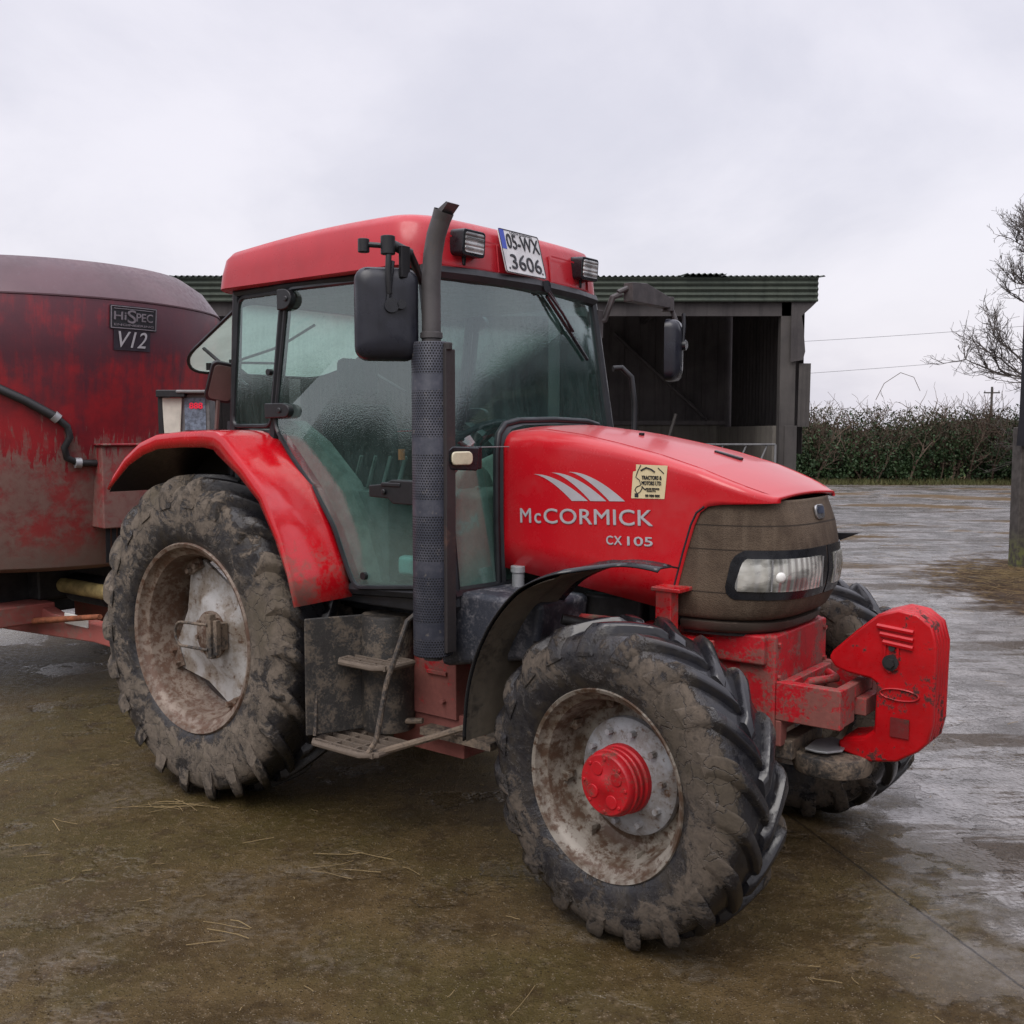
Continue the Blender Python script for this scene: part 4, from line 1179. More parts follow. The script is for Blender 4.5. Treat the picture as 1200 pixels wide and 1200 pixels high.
am.prism([(.80,2.60),(.80,2.70),(.95,2.71),(1.235,2.655),(1.25,2.625),(1.225,2.60)], 0, 1.50, 1.56); am.cyl((1.53,1.235,2.625), .035, .08, 'z', 14); am.tube([(1.53,1.26,2.62),(1.57,1.285,2.50),(1.59,1.275,2.40)], .014, 8)
am.bb((1.38,.66,2.40),(1.43,.71,2.55)); am.tube([(1.49,.76,2.645),(1.52,.80,2.67),(1.53,.84,2.64)], .016, 8)
fmr = mirror_head('far_mirror', (1.57,1.235,2.36), R(18), .20, .35, am)
fmr.name = 'mirror'; bpy.data.objects['near_mirror'].name = 'mirror.001'
mb = MB(); mb.tube([(1.50,.70,2.235),(1.53,.74,2.24),(1.57,.775,2.19),(1.585,.785,2.05),(1.585,.785,1.55),(1.56,.73,1.5)], .016, 10)
obj('handrail', mb, M['black'], TR, 50)

# ---- rear lamp and black rear panel by the fender
mb = MB(); Mx = Matrix.Translation((-.10,-.64,2.155)) @ Matrix.Rotation(R(24), 4, 'Y') @ Matrix.Rotation(R(-25), 4, 'Z')
mb.prism(rrect(.15, .22, .03), 0, -.03, .0, Mx); rl = obj('rear_lamp', mb, M['black'], TR, 35, .006)
mb = MB(); mb.prism(rrect(.12, .19, .025), 0, .0, .006, Mx); mb.tube([(.0,0,-.1),(.03,.02,-.25)], .012, 6, True, Mx); obj('lamp_back', mb, dirty('brown_grey_lamp', (.13,.10,.09), (.2,.16,.13), .6, .5), rl, 35)

# ---- steps on the near side
mb = MB(); mb.prism([(.895,-.955),(.91,-.965),(1.035,-.70),(1.025,-.69)], 2, .50, 1.045)
sp = obj('step_unit', mb, M['stepdark'], TR, 35, .006)
mb = MB(); mb.lathe([(.0,.50),(.12,.50),(.125,.52),(.125,1.03),(.12,1.045),(.0,1.045)], 28, 'z', Matrix.Translation((1.10,-.62,0)))
obj('air_tank', mb, M['stepdark'], sp, 40)
def tread(x0, x1, y0, y1, z, nm):
    mb = MB()
    pts = [(x0,y1,z),(x0+.01,y0+.03,z),(x0+.04,y0,z),(x1-.06,y0,z),(x1,y0+.05,z),(x1,y1,z)]
    mb.tube(pts, .014, 8)
    for k in range(5):
        y = lerp(y0+.03, y1, k/4); mb.bb((x0+.01,y-.006,z-.012),(x1-.005,y+.006,z+.012))
    for x in (lerp(x0,x1,.33), lerp(x0,x1,.66)): mb.bb((x-.006,y0+.01,z-.01),(x+.006,y1,z+.008))
    mb.prism([(x0+.01,y1),(x0+.012,y0+.03),(x0+.045,y0+.004),(x1-.06,y0+.004),(x1-.006,y0+.05),(x1-.006,y1)], 2, z-.016, z-.010)
    return obj(nm, mb, M['mudstep'], sp, 40)
tread(.91, 1.31, -.955, -.70, .475, 'step_tread'); tread(.99, 1.30, -.86, -.66, .845, 'step_tread')
mb = MB(); mb.tube([(1.275,-.93,.48),(1.30,-.90,.54),(1.33,-.86,.80),(1.40,-.80,1.07),(1.42,-.76,1.10)], .012, 8); mb.tube([(1.28,-.90,.475),(1.42,-.70,.52),(1.62,-.60,.60)], .016, 8); mb.bb((1.30,-.62,.50),(1.72,-.54,.535)); mb.tube([(.92,-.90,.85),(.93,-.93,.50)], .010, 6)
mb.tube([(.90,-.80,.50),(1.05,-.68,.53),(1.30,-.60,.56)], .014, 8)
obj('step_rail', mb, M['muddy'], sp, 40)

# hitch at the back of the tractor
mb = MB(); mb.tube([(-.3,-.30,.55),(-.95,-.36,.52)], .03, 8); mb.tube([(-.3,.30,.55),(-.95,.36,.52)], .03, 8); mb.tube([(-.35,-.3,.95),(-.85,-.36,.60)], .02, 8); mb.bb((-.9,-.06,.42),(-.3,.06,.47)); mb.bb((-1.02,-.05,.38),(-.9,.05,.52))
obj('rear_linkage', mb, M['dark'], TR, 40)

# ------------------------------------------------------------------ FEED MIXER
MC = Vector((-3.67, 7.96, 0))
MX = empty('feed_mixer', MC, -TH)
tag(MX, 'large dirty red round-tub feed mixer wagon hitched behind the tractor', 'feed mixer')
mb = MB(); mb.lathe([(1.02,.93),(1.06,.96),(1.16,1.25),(1.27,1.80),(1.34,2.40),(1.372,2.775),(1.365,2.79)], 96, 'z')
tub = obj('tub', mb, M['tub'], MX, 30); tub.modifiers.new('solid', 'SOLIDIFY').thickness = .012
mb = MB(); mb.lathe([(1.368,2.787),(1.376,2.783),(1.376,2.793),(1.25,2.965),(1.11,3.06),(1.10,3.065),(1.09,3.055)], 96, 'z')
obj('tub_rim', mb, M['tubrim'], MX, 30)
mb = MB(); mb.lathe([(0.,.93),(1.02,.93)], 64, 'z'); mb.bb((-1.5,-.55,.62), (.35,.55,.90)); mb.bb((-.6,-.95,.40),(-.4,.95,.56)); mb.bb((-.2,-.62,.72),(.22,-.5,.90)); mb.bb((.2,-.3,.66),(.5,.3,.93)); obj('chassis', mb, M['dark'], MX, 35, .02)
for y in (-1.0, 1.0):
    w = empty('mixer_wheel', (-.5, y, .46), 0, MX)
    mb = MB(); mb.lathe([(.27,-.12),(.30,-.15),(.40,-.155),(.455,-.12),(.46,0),(.455,.12),(.40,.155),(.30,.15),(.27,.12)], 48)
    obj('tyre', mb, M['tyre_rear'], w, 40)
    mb = MB(); mb.lathe([(.27,-.12),(.25,-.13),(.22,-.04),(.0,-.03)], 40); mb.lathe([(.27,.12),(.25,.13),(.22,.04),(.0,.03)], 40); obj('rim', mb, M['rim_rear'], w, 40)
# drawbar: local x forward
def m_at(wx, wy, z): 
    d = Vector((wx-MC.x, wy-MC.y, 0)); c, s_ = math.cos(TH), math.sin(TH)
    return Vector((d.x*c - d.y*s_, d.x*s_ + d.y*c, z))
mb = MB(); mb.prism([(.0,.40),(1.30,.46),(2.35,.42),(2.35,.50),(1.95,.585),(.75,.60),(.55,.64),(.35,.62),(.0,.55)], 1, -.34, -.24); mb.prism([(.0,.40),(1.30,.46),(2.35,.42),(2.35,.50),(1.95,.585),(.75,.60),(.55,.64),(.0,.62)], 1, .24, .34)
mb.bb((2.2,-.3,.42),(2.5,.3,.50)); mb.bb((.35,-.86,.52),(.62,-.24,.66))
db = obj('drawbar', mb, M['drawbar'], MX, 35, .012)
mb = MB(); mb.tube([(.62,-.40,.54),(1.5,-.40,.67)], [.024,.018], 8); obj('parking_lever', mb, M['rust'], db, 50)
mb = MB(); mb.bb((.95,-.352,.555),(1.25,-.341,.63)); obj('drawbar_plate', mb, M['white'], db, 35, .003)
mb = MB(); mb.tube([(.3,-.12,.76),(2.6,0,.72)], .055, 16); obj('shaft_guard', mb, M['yellow'], MX, 50)
mb = MB(); mb.cyl((.75,0,.73), .11, .5, 'x', 20); obj('shaft_boot', mb, M['black'], MX, 50)
# square front chute panel
Fd = m_at(-2.60, 6.78, 0); 
fa = math.atan2(Fd.y, Fd.x); 
Mf = Matrix.Rotation(fa, 4, 'Z')
mb = MB(); mb.prism([(1.05,-.03),(1.37,-.03),(1.37,1.10),(1.05,1.10)], 2, 1.235, 1.80, Mf); mb.box((1.215,.53,1.805), (.35,1.15,.02), Mf)
obj('front_chute', mb, M['tub'], MX, 35, .01)
mb = MB()
for k in range(7): mb.box((1.33,.0+k*.045,1.12), (.01,.03,.24), Mf @ Matrix.Rotation(.003*(k-3), 4, 'X'))
obj('chute_flap', mb, M['black'], MX, 35)
# decals lie on the curved tub
def tubp(ang, z, off=.009):
    r = interp([(.96,1.06),(1.25,1.16),(1.80,1.27),(2.40,1.34),(2.775,1.372)], z) + off
    return Vector((r*math.cos(ang), r*math.sin(ang), z))
wang = lambda px, py: math.atan2(py-MC.y, px-MC.x) + TH     # world point -> mixer-local angle
A0 = wang(-2.585, 7.15)
def curve_text(mb, body, size, a, z, fit, shear=0, offset=0.):
    q = text_mb(body, size, (0,0,0), (1,0,0), (0,1,0), fit=fit, shear=shear, offset=offset)
    vs = [tubp(a + (v.x)/1.37, z + v.y, .012 + v.z) for v in q.v]; mb.add(vs, q.f)
a1 = A0 - .155
mb = MB(); mb.grid([[tubp(lerp(a1, a1+.262, k/8), z, .008) for k in range(9)] for z in (2.590, 2.750)]); dc = obj('maker_decal', mb, M['blacktext'], MX, 40)
mb = MB()
for (x, z, h, ft) in (('Hi', 2.651, .075, .085), ('PEC', 2.645, .072, .125)):
    pass
curve_text(mb, 'Hi', .078, a1+.022, 2.653, .085, 0, .002); curve_text(mb, 'S', .125, a1+.092, 2.635, .062, 0, .002); curve_text(mb, 'PEC', .078, a1+.140, 2.651, .128, 0, .002)
curve_text(mb, 'ENGINEERING', .02, a1+.022, 2.613, .30, 0, .001)
def dline(p, q, r): mb.tube([tubp(lerp(p[0],q[0],k/6), lerp(p[1],q[1],k/6), .012) for k in range(7)], r, 4)
b0, b1 = a1+.008, a1+.254
for p, q in (((b0,2.598),(b1,2.598)),((b0,2.742),(b1,2.742)),((b0,2.598),(b0,2.742)),((b1,2.598),(b1,2.742))): dline(p, q, .004)
dline((a1+.02,2.727),(a1+.24,2.727),.003)
obj('decal_print', mb, simple('faded_grey_print', (.19,.17,.19), .6), dc, 0, fixn=False)
mb = MB(); mb.grid([[tubp(lerp(a1+.022, a1+.225, k/8), z, .007) for k in range(9)] for z in (2.450, 2.590)]); dc2 = obj('size_decal', mb, simple('dark_decal', (.025,.018,.028), .5), MX, 40)
mb = MB(); curve_text(mb, 'V12', .155, a1+.045, 2.470, .215, .28, .0005); obj('decal_print', mb, M['silver'], dc2, 0, fixn=False)
# hydraulic hose with clips
def wt(u, v):     # where a view-independent hose point sits: given world x,y -> on the tub
    return tubp(wang(u[0], u[1]), v, .03)
ha = [(-3.72,2.31),(-3.45,2.24),(-3.18,2.10),(-3.02,1.99),(-2.965,1.93),(-2.955,1.86),(-2.99,1.79),(-2.985,1.72),(-2.93,1.685),(-2.82,1.68)]
def tub_y(wx, z):
    r = interp([(.96,1.06),(1.25,1.16),(1.80,1.27),(2.40,1.34),(2.775,1.372)], z) + .03
    return MC.y - math.sqrt(max(.01, r*r - (wx-MC.x)**2))
mb = MB(); hp = [m_at(x, tub_y(x, z), z) for x, z in ha]
mb.tube(hp[:4], .030, 10); mb.tube(hp[3:], .024, 10)
ho = obj('hose', mb, M['hose'], MX, 50)
mb = MB()
for i in (0, 3, 8): mb = MB(); mb.tube([hp[i] - (hp[min(i+1,9)]-hp[i]).normalized()*.02, hp[i] + (hp[min(i+1,9)]-hp[i]).normalized()*.02], .036, 10); obj('hose_clip', mb, M['steel'], ho, 50)
# weigh-cell display on a bracket at the front of the mixer
Wd = m_at(-1.99, 6.28, 2.0)
Mw = Matrix.Translation(Wd) @ Matrix.Rotation(TH + R(4), 4, 'Z')       # faces the camera side: local -y
mb = MB(); mb.bb((-.02,-.05,-.125),(.155,.10,.125)); mb.bb((-.03,-.12,.125),(.165,.10,.145))
mb2 = MB(); mb2.add(mb.v, mb.f, Mw); wd = obj('weigh_display', mb2, M['grey'], MX, 35, .008)
mb = MB(); mb.bb((.005,-.056,-.095),(.13,-.05,.10), Mw); obj('display_face', mb, simple('grey_blue_face', (.16,.20,.26), .4, 0, .5, 40), wd, 35)
t_ = NT('lit_red_digits'); em = t_.bsdf((.6,.01,.03), .4, **{'Emission Color': (1,.03,.08), 'Emission Strength': .4})
mb = MB()
text_mb('888', .05, Mw @ Vector((.035,-.058,.035)), Mw.to_3x3() @ Vector((1,0,0)), Mw.to_3x3() @ Vector((0,0,1)), fit=.078, offset=.0015, mb=mb)
obj('digits', mb, t_.m, wd, 0, fixn=False)
mb = MB(); mb.prism([(-.115,-.135),(-.10,-.15),(-.045,-.155),(-.02,-.12),(-.005,.10),(-.125,.10)], 1, -.07, -.05, Mw); obj('display_cover', mb, dirty('cream_cover', (.66,.64,.55), (.45,.38,.25), .5, .3, scale=10, bump=.02), wd, 35, .004)
mb = MB(); mb.bb((-.15,-.07,-.13),(-.118,.10,.14), Mw); mb.bb((-.15,-.11,.102),(.02,-.05,.145), Mw); mb.bb((.02,.02,-.30),(.10,.08,-.12), Mw); obj('display_case', mb, M['black'], wd, 35, .005)
mb = MB(); mb.tube([Mw @ Vector((.06,.05,-.2)), Mw @ Vector((.04,.3,-.32)), Mw @ Vector((-.35,.9,-.42))], .03, 10); obj('display_arm', mb, M['redmud'], wd, 50)

# ------------------------------------------------------------------ open-fronted shed
SH = empty('open_shed', (0, 20, 0)); tag(SH, 'long dark open-fronted farm shed with green corrugated roof edge', 'shed')
def corr(p0, du, dv, nu, amp, wl, L, Wd_, nrm, mb):
    """corrugated sheet: waves along du (length L), runs along dv (length Wd_)."""
    du = Vector(du).normalized(); dv = Vector(dv).normalized(); nrm = Vector(nrm); n = max(4, int(L/wl*6))
    a = [Vector(p0) + du*(L*i/n) + nrm*(amp*math.sin(2*math.pi*(L*i/n)/wl)) for i in range(n+1)]
    mb.grid([a, [p + dv*Wd_ for p in a]])
def shed_mat(name, a, b, st=.5):
    t = NT(name)
    c = t.mix(t.ramp(t.noise(.9, 7, .7), .3, .7), a, b)
    c = t.mix(t.ramp(t.noise(1, 6, .7, t.map(t.co, (7,7,.5))), .45, .7, 0, st), c, tuple(x*.45 for x in a))
    t.bsdf(c, .8, 0, .3, t.bump(t.noise(20, 5), .2, .01)); return t.m
Mgreen = shed_mat('mossy_green_sheet', (.040,.050,.042), (.075,.088,.068)); Mtin = shed_mat('dark_tin_sheet', (.048,.043,.044), (.08,.072,.07)); Mwood = shed_mat('dark_wet_boards', (.095,.085,.088), (.15,.135,.135)); Mconc = shed_mat('grey_concrete', (.12,.108,.095), (.19,.175,.15)); Mtin2 = shed_mat('grey_tin_sheet', (.055,.050,.048), (.088,.08,.074))
XL, XR = -9.5, 5.84
mb = MB(); corr((XL,-.25,4.83), (1,0,0), (0,1,.10), 0, .022, .11, XR-XL+.12, 7.2, (0,0,1), mb); mb.v = mb.v
corr((3.30,-.30,4.865), (1,0,0), (0,1,.10), 0, .02, .11, .78, 3.0, (0,0,1), mb)
obj('roof', mb, Mgreen, SH, 60, fixn=False)
mb = MB(); corr((XL,-.20,4.36), (0,0,1), (1,0,0), 0, .022, .105, .47, XR-XL, (0,-1,0), mb)
obj('fascia', mb, Mgreen, SH, 60, fixn=False)
mb = MB()
mb.bb((XL,6.66,0),(5.75,6.72,5.5))
for i in range(38):
    x0 = XL + i*.40; mb.bb((x0,6.6,0),(x0+.392,6.64 + random.uniform(0,.02),5.45))
obj('back_wall', mb, Mwood, SH, 0)
mb = MB(); nn_ = 360; mb.grid([[(5.66 + .022*math.sin(i*.35), .05 + 6.5*i/nn_, zz if zz < 2 else 4.78 + .1*(6.5*i/nn_)) for i in range(nn_+1)] for zz in (1.45, 4.78)]); obj('side_wall', mb, Mtin, SH, 60, fixn=False); mb = MB(); corr((XL,0,0), (0,1,0), (0,0,1), 0, .022, .11, 6.6, 4.6, (1,0,0), mb)
obj('side_wall', mb, Mtin, SH, 60, fixn=False)
mb = MB(); mb.add([(5.35,-.16,4.38),(5.85,-.16,4.38),(5.73,-.16,4.26),(5.55,-.16,4.10),(5.59,-.16,3.85),(5.63,-.16,3.42),(5.59,-.16,3.26),(5.35,-.16,3.22)], [(0,1,2,3,4,5,6,7)]); obj('torn_sheet', mb, Mtin, SH, 0, fixn=False)
mb = MB(); 
for k in range(5):
    mb.add([(5.53+.045*k,-.08-.012*(k%2),1.98),(5.575+.045*k,-.08-.012*((k+1)%2),1.98),(5.585+.045*k,-.08-.012*((k+1)%2),3.20),(5.54+.045*k,-.08-.012*(k%2),3.20)], [(0,1,2,3)])
obj('hanging_sheet', mb, Mtin2, SH, 0, fixn=False)
mb = MB()
for x in (-9.3, -4.3, .7):
    mb = MB(); mb.bb((x,-.12,0),(x+.22,.10,4.6)); obj('post', mb, Mtin, SH, 35, .01)
mb = MB(); mb.bb((5.17,-.10,0),(5.47,.12,4.5)); mb.bb((5.27,-.14,0),(5.51,.14,2.0)); obj('post', mb, Mtin2, SH, 35, .01)
mb = MB(); mb.bb((2.3,5.6,0),(5.30,5.75,2.05)); mb.bb((5.10,.12,0),(5.30,5.6,2.0)); obj('lower_wall', mb, Mconc, SH, 35, .01)
mb = MB(); mb.tube([(2.9,1.2,.6),(3.35,1.0,2.25)], .035, 6); obj('loose_pole', mb, Mtin2, SH, 35)
mb = MB(); mb.tube([(2.6,6.4,4.4),(5.0,6.4,2.2)], .05, 6); obj('brace', mb, Mwood, SH, 35)
mb = MB(); mb.bb((XL,-.10,4.10),(5.36,-.02,4.36)); obj('eave_beam', mb, Mtin, SH, 35)
mb = MB(); mb.bb((2.3,5.46,2.05),(5.28,5.56,2.15)); obj('wall_rail', mb, Mwood, SH, 35)
for k in range(5):
    mb = MB(); mb.bb((XL+3.1*k+.4,0,4.62),(XL+3.1*k+.5,6.6,4.74)); obj('rafter', mb, Mwood, SH, 35)
gt = empty('field_gate', (3.95, 19.75, 0)); tag(gt, 'galvanised bar gate leaning inside the dark shed opening', 'gate')
mb = MB(); 
for z in (.3,.60,.9,1.2,1.64): mb.tube([(-1.3,0,z),(1.12,0,z)], .020, 8)
for x in (-1.3, 1.12): mb.tube([(x,0,.15),(x,0,1.64)], .024, 8)
for x in (-.5,.0,.45,.85): mb.tube([(x-.30,.02,.6),(x+.12,.02,1.64)], .018, 6)
obj('gate_bars', mb, shed_mat('galvanised_bars', (.13,.13,.135), (.22,.22,.22)), gt, 50)

# ------------------------------------------------------------------ corner post of the building on the right
PT = empty('farm_building', (7.12, 14.2, 0)); tag(PT, 'dark tin-clad building corner on a mossy post beside the straw-strewn earth', 'farm building')
mb = MB(); mb.bb((-.13,-.12,0),(.20,.14,1.95)); t = NT('mossy_post'); z_ = t.sep(t.co)[2]; nn = t.noise(9,6,.7)
c = t.mix(t.ramp(nn,.35,.65), (.055,.048,.044), (.095,.085,.078)); c = t.mix(t.mul(t.ramp(z_, .1, .6, 1, 0), t.ramp(nn,.4,.6)), c, (.14,.15,.05)); t.bsdf(c,.85,0,.3,t.bump(t.noise(30,5),.4,.01))
obj('post', mb, t.m, PT, 35, .015)
Mbt = shed_mat('blue_black_tin', (.022,.022,.028), (.035,.034,.04))
mb = MB(); mb.add([(-.225,-.17,1.70),(.0,-.165,1.68),(.0,-.165,3.72),(-.19,-.17,3.70),(-.195,-.17,2.6),(-.20,-.17,2.1)], [(0,1,2,3,4,5)]); obj('torn_sheet', mb, Mbt, PT, 0, fixn=False)
mb = MB(); corr((.02,-.10,1.72), (.10,-1,0), (0,0,1), 0, .02, .11, 15.5, 1.98, (1,0,0), mb); obj('side_wall', mb, Mbt, PT, 60, fixn=False)
mb = MB(); corr((.02,.10,1.72), (1,.0,0), (0,0,1), 0, .02, .11, 6.0, 1.98, (0,1,0), mb); obj('end_wall', mb, Mbt, PT, 60, fixn=False)
mb = MB(); mb.add([(.02,.14,3.72),(1.6,-15.5,3.72),(7.6,-15.5,5.6),(6.0,.14,5.6)], [(0,1,2,3)]); obj('roof', mb, Mbt, PT, 0, fixn=False, solid=.05)
mb = MB(); mb.bb((.25,-.05,0),(6.0,.08,1.72)); obj('end_plinth', mb, Mconc, PT, 35)
mb = MB(); mb.add([(.10,-.14,0),(1.62,-15.5,0),(1.62,-15.5,1.72),(.10,-.14,1.72)], [(0,1,2,3)]); obj('side_plinth', mb, Mconc, PT, 0, fixn=False, solid=.1)

# ------------------------------------------------------------------ hedge
def hedge():
    rnd = random.Random(11); e = empty('hedge', (15.5, 38.5, 0)); e.scale = (1, 1, 1.13); tag(e, 'overgrown hedge with ivy below and bare twigs on top', 'hedge')
    st = MB()
    def twig(p, d, L, r, lev):
        q = [Vector(p)]; dd = Vector(d).normalized(); n = 4
        for i in range(n):
            dd = (dd + Vector((rnd.gauss(0,.22), rnd.gauss(0,.22), rnd.gauss(.05,.16)))).normalized(); q.append(q[-1] + dd*L/n)
        st.tube(q, [max(.006, r*(1-.7*i/n)) for i in range(n+1)], 3, False)
        if lev > 0:
            for k in range(rnd.randint(3, 5)):
                b = q[rnd.randint(1, n)]; a = (dd + Vector((rnd.gauss(0,.8), rnd.gauss(0,.6), rnd.gauss(.15,.5)))).normalized()
                twig(b, a, L*rnd.uniform(.4,.7), r*.5, lev-1)
    X0, X1 = -5.2, 9.0
    for i in range(190):
        x = rnd.uniform(X0, X1); twig((x, rnd.gauss(0,.5), 0), (rnd.gauss(0,.25), rnd.gauss(0,.2), 1), rnd.uniform(1.3,1.9), rnd.uniform(.03,.07), 3 if i % 6 == 0 else 2)
    # one long shoot arching over the top
    st.tube([(-1.9,0,2.7),(-1.6,0,3.25),(-1.0,0,3.6),(-.5,0,3.45),(-.25,0,3.0)], .013, 4)
    tb = NT('hedge_twig_bark'); tb.bsdf(tb.mix(tb.noise(3,4), (.070,.048,.035), (.135,.098,.075)), .9, 0, .2)
    obj('branches', st, tb.m, e, 0, fixn=False)
    def leaves(n, fz, size, cols, nm, xs=None):
        lf = MB()
        for i in range(n):
            while True:
                x = rnd.uniform(X0, X1); z = fz(x)
                y = rnd.gauss(0, .62) - .1
                d = mnoise.noise(Vector((x*.9, y*.9, z*1.1)))*.6 + mnoise.noise(Vector((x*2.7, y*2, z*2.7+9)))*.5
                if d > -.25 + rnd.uniform(-.15,.25) and z < 2.45 + .25*mnoise.noise(Vector((x*1.3,0,5))): break
            s = size*rnd.uniform(.6,1.4); a = Vector((rnd.gauss(0,1), rnd.gauss(0,1), rnd.gauss(0,1))).normalized(); b = a.orthogonal().normalized()
            b = Matrix.Rotation(rnd.uniform(0,6.28), 3, a) @ b; c = Vector((x, y, max(.02, z)))
            lf.add([c - a*s, c + b*s*.55, c + a*s, c - b*s*.55], [(0,1,2,3)])
        t = NT(nm + '_leaf'); P = t.pos()
        c = t.mix(t.ramp(t.noise(.9, 4, .6, P), .35, .65), cols[0], cols[1]); c = t.mix(t.ramp(t.noise(7, 3, .6, P), .45, .7), c, cols[2])
        t.bsdf(c, .6, 0, .3); obj(nm, lf, t.m, e, 0, fixn=False)
    leaves(44000, lambda x: abs(rnd.gauss(0, .75))*(1 + .25*mnoise.noise(Vector((x*.6,0,3)))) + rnd.uniform(0,.35), .055, [(.014,.032,.012), (.030,.060,.020), (.045,.075,.028)], 'ivy')
    leaves(20000, lambda x: rnd.triangular(.7, 2.72 + .30*mnoise.noise(Vector((x*.8,0,7))), 1.7), .035, [(.050,.046,.026), (.075,.058,.034), (.050,.066,.028)], 'foliage')
    vg = MB()
    for i in range(5200):
        x = rnd.uniform(X0-1, X1); y = rnd.uniform(-2.6,-.5); h = rnd.uniform(.06,.24); a = rnd.uniform(0,6.28); w = .02
        vg.add([(x-w*math.cos(a), y-w*math.sin(a), 0), (x+w*math.cos(a), y+w*math.sin(a), 0), (x+rnd.gauss(0,.06), y+rnd.gauss(0,.06), h)], [(0,1,2)])
    t = NT('verge_grass'); t.bsdf(t.mix(t.noise(2,4,.6,t.pos()), (.035,.06,.015), (.12,.095,.045)), .8, 0, .2)
    o = obj('grass', vg, t.m, None, 0, loc=(15.5,38.5,0), fixn=False); tag(o, 'rough grass verge growing along the foot of the hedge', 'grass', kind='stuff')
hedge()

# ------------------------------------------------------------------ bare tree (trunk just outside the frame on the right)
def bare_tree():
    rnd = random.Random(5); e = empty('bare_tree', (21.0, 35.5, 0)); tag(e, 'bare winter tree spreading twigs in front of the grey sky', 'tree')
    tr = MB(); cr = MB()
    tr.tube([(0,0,0),(-.05,0,1.5),(.05,.1,3.2),(0,.1,5.2),(.1,0,7.5),(.15,0,9.5)], [.42,.34,.30,.24,.16,.08], 12)
    def br(p, d, L, r, lev):
        q = [Vector(p)]; dd = Vector(d).normalized(); n = 6 if lev > 1 else 4
        for i in range(n):
            dd = (dd + Vector((rnd.gauss(0,.16), rnd.gauss(0,.16), rnd.gauss(.05,.13)))).normalized(); q.append(q[-1] + dd*L/n)
        cr.tube(q, [max(.0065, r*(1-.75*i/n)) for i in range(n+1)], 5 if lev > 2 else 3, False)
        if lev > 0:
            m = {4: 8, 3: 7, 2: 6, 1: 4}[lev]
            for k in range(m):
                i = rnd.randint(2 if lev > 2 else 1, n); a = (dd*.9 + Vector((rnd.gauss(0,.55), rnd.gauss(0,.5), rnd.gauss(.15,.5)))).normalized()
                br(q[i], a, L*rnd.uniform(.36,.62), r*.5, lev-1)
    for (z, d, L, r) in [(3.2,(-1,-.1,.10),4.2,.10),(3.7,(-1,-.3,.25),3.8,.11),(4.4,(-.9,.3,.4),3.3,.10),(5.6,(-1,0,.35),3.0,.10),(6.6,(-.9,-.2,.45),3.2,.09),(7.4,(-.6,.2,.7),2.8,.07),(4.2,(1,.2,.4),3.4,.11),(5.4,(.8,-.5,.5),3.,.1),(6.5,(.6,.6,.7),3.,.09),(8.5,(-.2,-.2,1),2.3,.07),(5.0,(-.2,-1,.5),3.0,.09)]:
        br((.02,.05,z), d, L, r, 4)
    t = NT('grey_bark'); t.bsdf(t.mix(t.noise(5,5), (.055,.047,.043), (.11,.096,.088)), .9, 0, .2)
    obj('trunk', tr, t.m, e, 60); obj('crown', cr, t.m, e, 0, fixn=False)
bare_tree()

# ------------------------------------------------------------------ power line
def pole(x, y, h, lab):
    e = empty('power_pole', (x, y, 0)); tag(e, lab, 'power pole')
    mb = MB(); mb.tube([(0,0,0),(0,0,h)], [.17,.12], 10); obj('pole_shaft', mb, Mtin2, e, 60)
    mb = MB(); mb.bb((-.9,-.06,h-.75),(.9,.06,h-.6)); 
    for q in (-.8,0,.8): mb.cyl((q,0,h-.52), .05, .18, 'z', 8)
    obj('crossarm', mb, Mtin2, e, 35)
pole(54.5, 117, 6.9, 'distant timber power pole with crossarm behind the hedge')
wm = simple('grey_cable', (.22,.22,.24), .6)
for k, (za, zb, lab) in enumerate([(6.2, 7.6, 'upper overhead cable crossing the sky above the hedge'), (4.55, 6.25, 'lower overhead cable crossing the sky above the hedge')]):
    mb = MB(); a = Vector((11, 52, za)); b = Vector((32, 50, zb)); pts = []
    for i in range(21):
        t_ = i/20; p = a.lerp(b, t_); p.z -= .35*4*t_*(1-t_)*.4; pts.append(p)
    mb.tube(pts, .011, 5); o = obj('overhead_cable', mb, wm, None, 60, fixn=False); tag(o, lab, 'cable')

